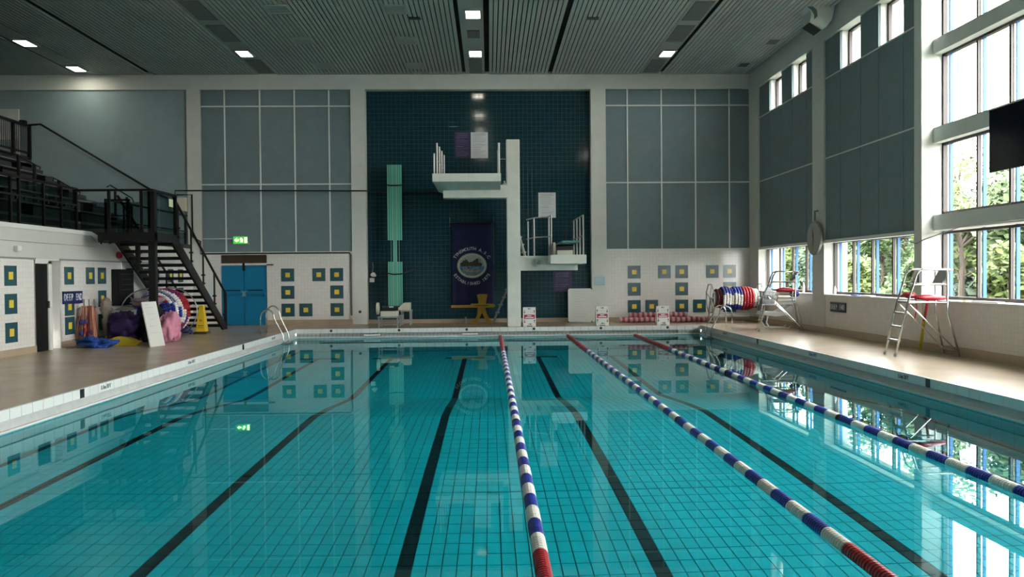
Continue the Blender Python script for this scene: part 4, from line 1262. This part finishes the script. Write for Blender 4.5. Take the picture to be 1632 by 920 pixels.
obj('step', box(6.36, 6.5, 23.15, 23.75, -.62, -.59), M_STEEL, t)

# wall clock on the pilaster, facing down the pool at a slant
t = thing('wall_clock', 'large grey round pace clock on the pilaster between the windows', 'clock', (8.86, 21.45, 2.09))
nrm = Vector((-1, 0, 0))
cc = Vector((8.88, 21.45, 2.55))
obj('case', B().cyl(cc, cc + nrm * .06, .46, 36), M_GREYPL, t)
obj('face', B().cyl(cc + nrm * .06, cc + nrm * .066, .43, 36), mat('grey_clock_face', (.34, .36, .34), .5), t)
sd = nrm.cross(Vector((0, 0, 1)))
for a, L, wd in ((math.radians(172), .36, .02), (math.radians(8), .30, .03), (math.radians(20), .2, .02)):
    d = Vector((0, 0, 1)) * math.cos(a) + sd * math.sin(a)
    p = d.cross(nrm) * wd
    o_ = cc + nrm * .07
    obj('hand', B().add([o_ - p, o_ + p, o_ + d * L + p * .3, o_ + d * L - p * .3], [(0, 1, 2, 3)]), M_DARK, t)
obj('bracket', B().tube([(8.97, 21.5, 3.3), (8.86, 21.46, 3.28), (8.85, 21.45, 3.02)], .03, 6), M_GREYPL, t)
tag(obj('wall_sensor', box(8.9, 8.97, 21.12, 21.24, 2.36, 2.46), M_GREYPL), 'small grey sensor beside the pace clock', 'sensor')
# DEEP END signs, condensed capitals letter by letter
def spaced_letters(s_, size, c, right, pitch, squeeze, par):
    right = Vector(right)
    for k, ch_ in enumerate(s_):
        if ch_ == ' ':
            continue
        b = B()
        lettering(b, ch_, size, Vector(c) + right * pitch * (k - (len(s_) - 1) / 2), right * squeeze, (0, 0, 1))
        obj('letter', b, M_LETTER, par)
t = thing('deep_end_sign', 'navy DEEP END sign on the white wall under the window', 'sign', (8.97, 20.3, .58))
obj('plate', box(8.965, 8.998, 19.86, 20.74, .59, .84), mat('dark_navy_sign', (.02, .025, .05), .5), t)
spaced_letters('DEEP END', .19, (8.962, 20.3, .715), (0, -1, 0), .102, .72, t)
t = thing('deep_end_sign', 'navy DEEP END sign on the white tiles beside the black door', 'sign', (WL + .02, 19.37, 1.02))
obj('plate', box(WL + .005, WL + .03, 18.93, 19.82, 1.02, 1.32), M_NAVYS, t)
spaced_letters('DEEP END', .235, (WL + .033, 19.375, 1.17), (0, 1, 0), .104, .62, t)
# television
t = thing('television', 'black flat television hung in front of the tall window', 'television', (8.7, 12.65, 3.31))
obj('screen', box(8.66, 8.7, 11.7, 13.58, 3.31, 4.38), mat('black_screen', (.006, .006, .012), .12), t)
obj('casing', box(8.7, 8.76, 11.72, 13.56, 3.33, 4.36), M_DARK, t)
obj('wall_arm', B().box(8.76, 9.2, 12.6, 12.7, 3.8, 3.9).box(8.76, 8.8, 12.4, 12.9, 3.6, 4.1).box(9.0, 9.05, 12.62, 12.68, 3.9, 4.35).box(9.0, 9.2, 12.62, 12.68, 4.3, 4.36), M_BLACK, t)
tag(obj('cable', B().tube([(WR + .12, 11.2, 2.52), (WR + .12, 13.5, 2.5), (WR + .12, 15.2, 2.47), (WR - .02, 16.2, 2.28), (WR - .06, 16.45, 2.2), (WR - .06, 16.7, 2.25)], .012, 5), M_GREYPL), 'thin grey cable sagging along the beam under the television', 'cable')
# curved duct at the ceiling
t = thing('ceiling_duct', 'curved white ceiling duct with a square black outlet', 'duct', (8.4, 20.7, 8.0))
prof = []
for k in range(9):
    a = PI / 2 * k / 8
    prof.append((8.85 - .55 * math.sin(a) * 1.0, 8.46 - .42 * (1 - math.cos(a))))
outer = [(8.95, 8.46), (8.86, 8.12), (8.72, 7.94), (8.60, 7.86)]
inner = [(8.28, 8.05), (8.32, 8.22), (8.30, 8.36), (8.2, 8.46)]
obj('elbow', B().prism(outer + inner, 'y', 20.35, 20.85), M_WHITEP, t)
obj('outlet', B().add([(8.585, 20.36, 7.85), (8.27, 20.36, 8.045), (8.27, 20.84, 8.045), (8.585, 20.84, 7.85)], [(0, 1, 2, 3)]), M_DARK, t)
obj('side_grille', B().prism([(8.22, 8.44), (8.33, 8.36), (8.40, 8.24), (8.40, 8.12), (8.48, 8.2), (8.46, 8.36), (8.36, 8.45)], 'y', 20.33, 20.35), M_DIFF, t)

# ================================================================== GALLERY AND STAIR
GZ = 2.74
gal = struct(obj('floor_gallery', box(-18, WL - .05, -8, 27.25, 2.45, GZ), M_TIER), 'dark floor of the spectator gallery')
NT, TD, TR = 7, .70, .42
for k in range(NT):
    xa = -11.1 - TD * k
    obj('tier', box(-18, xa, -8, 24.9 + (.0 if k < 6 else 2.3), GZ + TR * k, GZ + TR * (k + 1)), M_TIER, gal)
    obj('tier_edge', box(xa - .04, xa + .012, -8, 24.9, GZ + TR * (k + 1) - .05, GZ + TR * (k + 1) + .012), M_EDGE if k % 2 == 0 else M_TIER, gal)
names = ['lowest', 'second', 'third', 'fourth', 'fifth', 'sixth']
for k in range(6):
    xa = -11.1 - TD * k
    z = GZ + TR * (k + 1)
    t = thing('gallery_bench', 'dark slatted spectator bench, %s row of the gallery' % names[k], 'bench', (xa - .3, 18.5, z), 'gallery benches')
    for j in range(3):
        obj('slat', box(xa - .42 + j * .12, xa - .33 + j * .12, 8, 24.6, z + .30, z + .335), M_SEAT if j < 2 else M_EDGE, t)
    for yy in (10, 12.5, 15, 17.5, 20, 22.3, 24.4):
        obj('support', box(xa - .4, xa - .12, yy - .02, yy + .02, z, z + .30), M_BLACK, t)
# aisle steps along the end wall
for k in range(NT * 2):
    obj('aisle_step', box(-18, -11.1 - TD / 2 * k, 24.9, 27.25, GZ + TR / 2 * k, GZ + TR / 2 * (k + 1)), M_TIER, gal)
# balustrade along the gallery front
def balustrade(name, label, x, ys_, ztop, zbot, glass=True, post=.025):
    t = thing(name, label, 'balustrade', (x, (ys_[0] + ys_[-1]) / 2, zbot))
    for y in ys_:
        obj('post', box(x - post, x + post, y - post, y + post, zbot, ztop), M_BLACK, t)
    obj('top_rail', box(x - .035, x + .035, ys_[0], ys_[-1] + .02, ztop - .05, ztop), M_BLACK, t)
    obj('lower_rail', box(x - .02, x + .02, ys_[0], ys_[-1], zbot + .62, zbot + .66), M_BLACK, t)
    if glass:
        for a, b_ in zip(ys_, ys_[1:]):
            p = obj('glass_panel', box(x - .005, x + .005, a + .05, b_ - .05, zbot + .08, ztop - .12), M_BALG, t)
            for yy in (a + (b_ - a) * .25, a + (b_ - a) * .75):
                obj('clamp', B().box(x - .02, x + .02, yy - .03, yy + .03, zbot + .56, zbot + .63), M_BLACK, t)
    return t
balustrade('gallery_balustrade', 'black metal and glass balustrade along the gallery front', WL - .1, [9.5, 11.0, 12.5, 14.0, 15.5, 17.15, 17.45, 18.4, 19.15, 19.85], 3.84, 2.78)
# second rail behind (walkway)
t = thing('barrier_rail', 'dark handrail post pair between the gallery benches', 'handrail', (-11.1, 20.4, GZ))
for x0_, z0_ in ((-11.0, GZ),):
    for dx in (0, -.35):
        obj('post', B().cyl((x0_ + dx, 24.6, GZ + TR * (1 if dx else 0)), (x0_ + dx, 24.6, GZ + 1.35 - dx * .6), .04, 8), M_BLACK, t)
    obj('top_bar', B().tube([(x0_ + .2, 24.6, GZ + 1.2), (x0_ + .15, 24.6, GZ + 1.32), (x0_ - .5, 24.6, GZ + 1.72), (x0_ - .6, 24.6, GZ + 1.66)], .02, 6), M_BLACK, t)
def aisle_rail(label, x, y, z, h=1.0, post=.045):
    t = thing('aisle_handrail', label, 'handrail', (x, y, z), 'aisle handrails in the gallery')
    for dx, dz in ((0, 0), (-.42, .25)):
        obj('post', B().cyl((x + dx, y, z + (TR if dx else 0)), (x + dx, y, z + h + dz), post, 8), M_BLACK, t)
    obj('grip', B().tube([(x + .14, y, z + h - .15), (x + .16, y, z + h - .08), (x, y, z + h), (x - .42, y, z + h + .25), (x - .55, y, z + h + .32), (x - .58, y, z + h + .24)], .018, 6), M_BLACK, t)
aisle_rail('aisle handrail on the lowest gallery step', -11.55, 22.6, GZ + TR, .95)
aisle_rail('aisle handrail half way up the gallery', -12.3, 22.0, GZ + TR * 2, 1.15)
aisle_rail('aisle handrail near the top of the gallery', -13.6, 21.5, GZ + TR * 4, 1.1)
aisle_rail('aisle handrail at the left picture edge of the gallery', -14.0, 20.6, GZ + TR * 5 - .2, .9)
# handrail on the end wall
tag(obj('wall_handrail', B().tube([(-15.3, 27.05, 6.75), (-14.9, 27.05, 6.78), (-11.5, 27.05, 4.7), (-11.0, 27.05, 4.4), (-10.75, 27.05, 4.3)], .035, 8), M_BLACK), 'black handrail sloping down the gallery end wall', 'handrail')
# top balustrade
t = thing('top_balustrade', 'black barred balustrade at the head of the gallery steps', 'balustrade', (-15.25, 26.1, 5.6))
for y in (25.2, 26.1, 27.0):
    obj('post', box(-15.3, -15.2, y - .05, y + .05, 5.6, 6.74), M_BLACK, t)
obj('top_rail', box(-15.3, -15.2, 25.15, 27.05, 6.66, 6.74), M_BLACK, t)
obj('lower_rail', box(-15.28, -15.22, 25.15, 27.05, 5.78, 5.83), M_BLACK, t)
obj('lower_rail', box(-15.28, -15.22, 25.15, 27.05, 5.62, 5.67), M_BLACK, t)
for k in range(17):
    y = 25.3 + k * .1
    obj('bar', B().cyl((-15.25, y, 5.8), (-15.25, y, 6.68), .012, 6), M_BLACK, t)

# ---- stair: landing, flight, railings
SX0, SX1 = -9.72, -8.3
ST0, ST1 = 21.2, 25.2
t = thing('gallery_stair', 'black steel open-tread stair from the deck up to the gallery', 'stair', (-9.0, 22.4, 0))
obj('landing', B().box(WL + .04, SX1 + .1, 20.62, ST0, GZ - .2, GZ).box(-9.55, SX1 + .1, 19.75, 20.62, GZ - .2, GZ), M_BLACK, t)
obj('support_column', box(SX1 - .06, SX1 + .1, 19.8, 19.96, 0, GZ + 1.06), M_BLACK, t)
obj('support_column', box(-9.2, -9.12, 21.0, 21.1, 1.8, GZ - .1), M_BLACK, t)
for k in range(3):
    obj('bracket', box(-9.5 + k * .22, -9.47 + k * .22, 19.76, 19.8, GZ - .28, GZ - .2), M_BLACK, t)
def stringer(x):
    d = .13
    return B().prism([(ST0 - .1, GZ - .22), (ST0 - .1, GZ + .02), (ST0 + .1, GZ + .02), (ST1 + .12, .1), (ST1 + .12, 0), (ST1 - .22, 0)], 'x', x - .03, x + .03)
obj('stringer', stringer(SX0), M_BLACK, t)
obj('stringer', stringer(SX1), M_BLACK, t)
NS = 15
for k in range(1, NS):
    z = GZ * (1 - k / NS)
    y = ST0 + (ST1 - ST0) * (k - .5) / (NS - .5)
    obj('tread', box(SX0, SX1, y - .13, y + .15, z - .085, z), M_BLACK, t)
# stair hand rails
for x in (SX1, SX0):
    path = [(x, ST0, GZ + 1.04), (x, ST1 + .1, 1.12)]
    obj('stair_rail', B().cyl(path[0], path[1], .035, 8), M_BLACK, t)
    for k in range(5):
        f = k / 4
        y = ST0 + .35 + (ST1 - .05 - ST0 - .3) * f
        zb = GZ * (1 - (y - ST0) / (ST1 - ST0))
        zt = GZ + 1.04 - (GZ - .08) * (y - ST0) / (ST1 + .1 - ST0)
        obj('baluster', B().cyl((x, y, max(0, zb - .1)), (x, y, zt), .028, 8), M_BLACK, t)
        for q in (.18, .42):
            obj('glass_clamp', box(x - .05, x + .05, y - .03, y + .03, max(.02, zb) + q, max(.02, zb) + q + .05), M_BLACK, t)
    obj('newel', box(x - .03, x + .03, ST1 + .07, ST1 + .13, 0, 1.14), M_BLACK, t)
# landing rails
for a, b_ in (((WL - .05, 19.78), (SX1 + .06, 19.78)),):
    xs_ = [WL - .02, -9.28, -8.5, SX1 + .06]
    for x in xs_[1:3]:
        obj('post', box(x - .03, x + .03, 19.75, 19.81, GZ, GZ + 1.06), M_BLACK, t)
    obj('landing_rail', box(WL - .12, SX1 + .1, 19.745, 19.815, GZ + 1.01, GZ + 1.06), M_BLACK, t)
    for x0_, x1_ in zip(xs_, xs_[1:]):
        obj('glass_panel', box(x0_ + .05, x1_ - .05, 19.775, 19.785, GZ + .1, GZ + .74 if x1_ < -8.4 else GZ + 1.0), M_BALG, t)
obj('landing_rail', box(SX1 + .02, SX1 + .09, 19.8, ST0 + .05, GZ + 1.0, GZ + 1.06), M_BLACK, t)
obj('post', box(SX1 + .02, SX1 + .09, ST0, ST0 + .07, GZ, GZ + 1.06), M_BLACK, t)
obj('glass_panel', box(SX1 + .05, SX1 + .06, 19.95, ST0 - .05, GZ + .08, GZ + 1.02), M_BALG, t)
obj('landing_gate_rail', B().box(-9.45, -9.38, 21.1, 21.17, GZ, GZ + .95).box(-9.95, -9.38, 21.1, 21.17, GZ + .9, GZ + .95).box(-9.95, -9.38, 21.12, 21.15, GZ + .5, GZ + .53), M_BLACK, t)
# inner railing between gallery and stair head
t = thing('stairhead_railing', 'black railing behind the stair head by the end wall', 'railing', (-9.9, 24.3, GZ))
for y in (21.4, 22.9, 24.5, 26.0, 26.9):
    obj('post', box(WL - .15, WL - .09, y - .03, y + .03, 2.6, 3.72), M_BLACK, t)
obj('top_rail', box(WL - .16, WL - .08, 21.4, 27.0, 3.68, 3.73), M_BLACK, t)
obj('mid_rail', box(WL - .14, WL - .1, 21.4, 27.0, 3.15, 3.19), M_BLACK, t)
for a, b_ in ((21.4, 22.9), (22.9, 24.5), (24.5, 26.0), (26.0, 26.9)):
    obj('glass_panel', box(WL - .125, WL - .115, a + .06, b_ - .06, 2.68, 3.12), M_BALG, t)
t = thing('wet_floor_notice', 'small pale notice on the landing glass', 'notice', (SX1 + .06, 21.0, GZ + .85))
obj('sheet', box(SX1 + .062, SX1 + .07, 20.8, 21.05, GZ + .72, GZ + .92), mat('pale_yellow_paper', (.55, .58, .38), .6), t)

# ================================================================== LEFT DECK GEAR
# black wall cabinet, bell, sensor
t = thing('wall_cabinet', 'tall black cabinet hung on the white tiles beside the stair', 'cabinet', (WL + .12, 21.78, .9))
obj('body', box(WL + .01, WL + .22, 21.36, 22.2, .9, 1.86), M_BLACK, t)
for k in range(4):
    obj('shelf_edge', box(WL + .22, WL + .235, 21.42, 22.14, 1.3 + k * .14, 1.33 + k * .14), M_DARK, t)
obj('bracket', B().cyl((WL + .03, 21.9, 1.86), (WL + .03, 21.9, 2.06), .012, 6), M_GALV, t)
tag(obj('alarm_bell', B().lathe([(.09, 0), (.10, .05), (.07, .11), (.02, .13)], (WL - .02, 21.8, 2.25), (1, 0, 0), 14), M_RED, smooth=True), 'small red alarm bell under the gallery landing', 'alarm')
tag(obj('wall_sensor', box(WL, WL + .1, 17.05, 17.2, 2.2, 2.32), M_WHITEP, bevel=.02), 'small white sensor above the left wall ledge', 'sensor')
t = thing('notice_sheet', 'small white notices on the wall behind the stair foot', 'notice', (-9.35, WB - .01, 1.0))
obj('sheet', box(-9.5, -9.25, WB - .012, WB, 1.25, 1.55), M_PAPER, t)
obj('sheet', box(-9.5, -9.25, WB - .012, WB, .9, 1.15), M_PAPER, t)
# hanging pink noodle floats on a pronged stand
t = thing('float_stand', 'pronged stand hung with salmon pink swim floats on cords', 'float stand', (-9.55, 19.45, 0))
for x, y in ((-9.83, 19.6), (-9.69, 19.56), (-9.55, 19.52)):
    obj('prong', B().cyl((x, y, .05), (x, y, 1.12), .012, 6), M_DARK, t)
obj('base', box(-9.87, -9.5, 19.4, 19.75, 0, .05), M_DARK, t)
obj('crossbar', B().cyl((-9.87, 19.58, .93), (-9.5, 19.5, .93), .015, 6), M_DARK, t)
rnd = random.Random(4)
for k in range(44):
    u = k / 43
    x = -9.85 + .32 * u + rnd.uniform(-.015, .015)
    y = 19.6 - .1 * u + rnd.uniform(-.12, .06)
    bow = (u - .5) * .14
    z1 = rnd.uniform(.02, .18)
    obj('float_cord', B().tube([(x, y, .94 + rnd.uniform(-.03, .03)), (x + bow * .4, y - .03, .65), (x + bow, y - .05, .38), (x + bow * .7 + rnd.uniform(-.05, .05), y - .04, z1)], [.011, .013, .015, .012], 5), [M_SALM, mat('pale_salmon_foam', (.66, .36, .27), .8), mat('dull_red_foam', (.40, .13, .10), .8)][k % 3], t)
for k in range(9):
    x, z = rnd.uniform(-9.85, -9.52), rnd.uniform(.25, .62)
    obj('clip', B().blob((x, 19.36, z), .045, .04, .06, 8, 6, seed=k), [M_BLUB, M_RED, M_PURB][k % 3], t, smooth=True)
tag(obj('net_bag', B().blob((-9.2, 18.9, .11), .34, .24, .12, 40, 20, seed=11, rough=.55), M_BLUB, smooth=True), 'crumpled bright blue net bag at the foot of the pink float stand', 'bag')
tag(obj('drain_hose', B().tube([(-9.75, 18.6, .012), (-9.6, 18.8, .012), (-9.4, 18.95, .015)], .012, 6), M_DARK), 'short dark hose end on the deck beside the blue net bag', 'hose')
# net ball bag on a post, white barrel
t = thing('ball_net', 'greyish net of balls hanging beside the pink float stand', 'net bag', (-9.68, 20.3, .0))
obj('net', B().blob((-9.62, 20.25, .9), .13, .13, .2, 24, 16, seed=21, rough=.3, flat=False), M_NET, t, smooth=True)
obj('pole', B().cyl((-9.68, 20.3, 0), (-9.68, 20.3, 1.12), .02, 6), M_GREYPL, t)
obj('tail', B().blob((-9.6, 20.2, .5), .07, .1, .3, 10, 8, seed=22, rough=.2, flat=False), M_NET, t, smooth=True)
obj('base', box(-9.85, -9.5, 20.1, 20.5, 0, .04), M_DARK, t)
t = thing('white_tub', 'white plastic tub behind the purple cover under the stair', 'tub', (-9.5, 21.0, 0))
obj('tub', B().lathe([(.24, 0), (.28, .75), (.30, .8), (.27, .8), (.24, .72)], (-9.5, 21.0, 0), (0, 0, 1), 18), M_WHITEP, t, smooth=True)
obj('contents', B().blob((-9.5, 21.0, .78), .23, .23, .1, seed=3), M_NET, t, smooth=True)
# covers and bags
tag(obj('purple_cover', B().blob((-9.17, 20.3, .37), .36, .48, .40, 44, 26, seed=31, rough=.22), M_PURB, smooth=True), 'purple fabric cover heaped beside the leaning whiteboard', 'cover')
tag(obj('black_cover', B().blob((-8.57, 20.5, .44), .29, .42, .48, 44, 26, seed=32, rough=.22), M_BLKB, smooth=True), 'shiny black cover heaped behind the leaning whiteboard', 'cover')
tag(obj('lilac_cover', B().blob((-8.72, 20.5, .98), .34, .2, .14, 36, 20, seed=33, rough=.5), mat('lilac_fabric', (.24, .16, .20), .85), smooth=True), 'faded lilac cloth on top of the purple and black covers', 'cloth')
tag(obj('yellow_sheet', B().prism([(-9.35, .05), (-9.2, .14), (-8.95, .22), (-8.7, .19), (-8.42, .08), (-8.5, .0), (-9.3, .0)], 'y', 19.35, 19.55), M_YELB), 'folded yellow sheet lying in front of the purple cover', 'sheet')
tag(obj('pink_cover', B().blob((-8.09, 20.36, .37), .25, .34, .40, 44, 26, seed=34, rough=.25), M_PINK, smooth=True), 'pink fabric bag bulging out beside the leaning whiteboard', 'bag')
tag(obj('navy_bag', B().blob((-8.95, 23.1, .12), .36, .22, .13, 36, 18, seed=35, rough=.45), mat('navy_bag_fabric', (.012, .02, .09), .8, noise=.3, nscale=9), smooth=True), 'dark navy bag lying beside the yellow cone', 'bag')
# leaning whiteboard
t = thing('whiteboard', 'narrow whiteboard with faint lines leaning against the covers on the left deck', 'whiteboard', (-7.95, 19.1, 0))
p0, p1 = Vector((-7.93, 18.85, .0)), Vector((-7.80, 19.35, .0))
up_ = Vector((-.33, .30, 1.05))
nr = (p1 - p0).cross(up_).normalized() * .03
obj('board', B().add([p0, p1, p1 + up_, p0 + up_, p0 - nr, p1 - nr, p1 + up_ - nr, p0 + up_ - nr], [(0, 1, 2, 3), (7, 6, 5, 4), (0, 4, 5, 1), (1, 5, 6, 2), (2, 6, 7, 3), (3, 7, 4, 0)]), M_WB, t)
b = B()
for k, (f0, f1, v) in enumerate(((.15, .5, .93), (.1, .7, .86), (.2, .8, .72), (.35, .6, .60), (.15, .55, .45), (.2, .7, .3))):
    q0 = p0 + (p1 - p0) * f0 + up_ * v + nr * .12
    q1 = p0 + (p1 - p0) * f1 + up_ * v + nr * .12
    b.add([q0, q1, q1 + up_ * .007, q0 + up_ * .007], [(0, 1, 2, 3)])
obj('writing', b, mat('faint_marker', (.40, .40, .40), .6), t)
# cone
t = thing('warning_cone', 'yellow pyramid-shaped wet floor warning cone at the stair foot', 'cone', (-8.33, 23.3, 0))
def pyr(x, y, z0, z1, a, b_):
    return B().add([(x - a, y - a, z0), (x + a, y - a, z0), (x + a, y + a, z0), (x - a, y + a, z0), (x - b_, y - b_, z1), (x + b_, y - b_, z1), (x + b_, y + b_, z1), (x - b_, y + b_, z1)],
                   [(3, 2, 1, 0), (4, 5, 6, 7), (0, 1, 5, 4), (1, 2, 6, 5), (2, 3, 7, 6), (3, 0, 4, 7)])
obj('cone_body', pyr(-8.33, 23.3, .06, .82, .14, .06), M_YCONE, t, bevel=.01)
obj('cone_base', pyr(-8.33, 23.3, 0, .07, .19, .17), M_BROWN, t)
for z, w in ((.16, .1), (.22, .085)):
    obj('print', box(-8.33 - w, -8.33 + w, 23.3 - .142 + z * .09, 23.3 - .13 + z * .09, z, z + .028), M_BROWN, t)
obj('pictogram', box(-8.37, -8.29, 23.3 - .115, 23.3 - .09, .36, .42), mat('orange_print', (.5, .25, .02), .5), t)
# rope reel under the stair, seen end-on
t = thing('rope_reel', 'large hooped reel wound with blue, white and red lane rope under the stair', 'rope reel', (-9.0, 22.0, 0))
xc, zc = -9.0, .68
for y, R in ((21.3, .66), (22.75, .66)):
    obj('end_hoop', B().tube([(xc + (R + .08) * math.cos(2 * PI * k / 28), y, zc + (R) * math.sin(2 * PI * k / 28)) for k in range(28)], .016, 6, closed=True), M_GALV, t)
    for k in range(3):
        a = PI * k / 3 + .3
        obj('spoke', B().cyl((xc - R * math.cos(a), y, zc - R * math.sin(a)), (xc + R * math.cos(a), y, zc + R * math.sin(a)), .01, 6), M_GALV, t)
obj('axle', B().cyl((xc, 21.25, zc), (xc, 22.8, zc), .04, 10), M_GALV, t)
obj('drum', B().cyl((xc, 21.4, zc), (xc, 22.65, zc), .36, 20), M_DARK, t)
obj('foot', B().box(xc - .5, xc + .5, 21.28, 21.32, 0, .05).box(xc - .5, xc + .5, 22.73, 22.77, 0, .05), M_GALV, t)
ring = [(.40, 'b'), (.46, 'rb'), (.5, 'w'), (.54, 'bw'), (.58, 'w'), (.58, 'w2'), (.60, 'rw'), (.60, 'rb'), (.58, 'r'), (.58, 'rw')]
for k, (R, s_) in enumerate(ring):
    y = 21.42 + k * .125
    sg = {'b': [(.3, Bl), (.36, Wt), (1.01, Bl)], 'rb': [(.12, Rd), (.4, Bl), (.6, Rd), (1.01, Bl)], 'w': [(.12, Wt), (.2, Bl), (.6, Wt), (.7, Bl), (1.01, Wt)], 'bw': [(.1, Bl), (.25, Wt), (.5, Bl), (.8, Wt), (1.01, Bl)],
          'w2': [(.25, Wt), (.33, Bl), (.8, Wt), (1.01, Bl)], 'rw': [(.1, Rd), (.2, Wt), (.5, Rd), (.8, Wt), (1.01, Rd)], 'r': [(1.01, Rd)]}[s_]
    bead_turn((xc, y, zc), (0, 1, 0), R, sg, t, bead=.06, n=52, ph=k * .13)
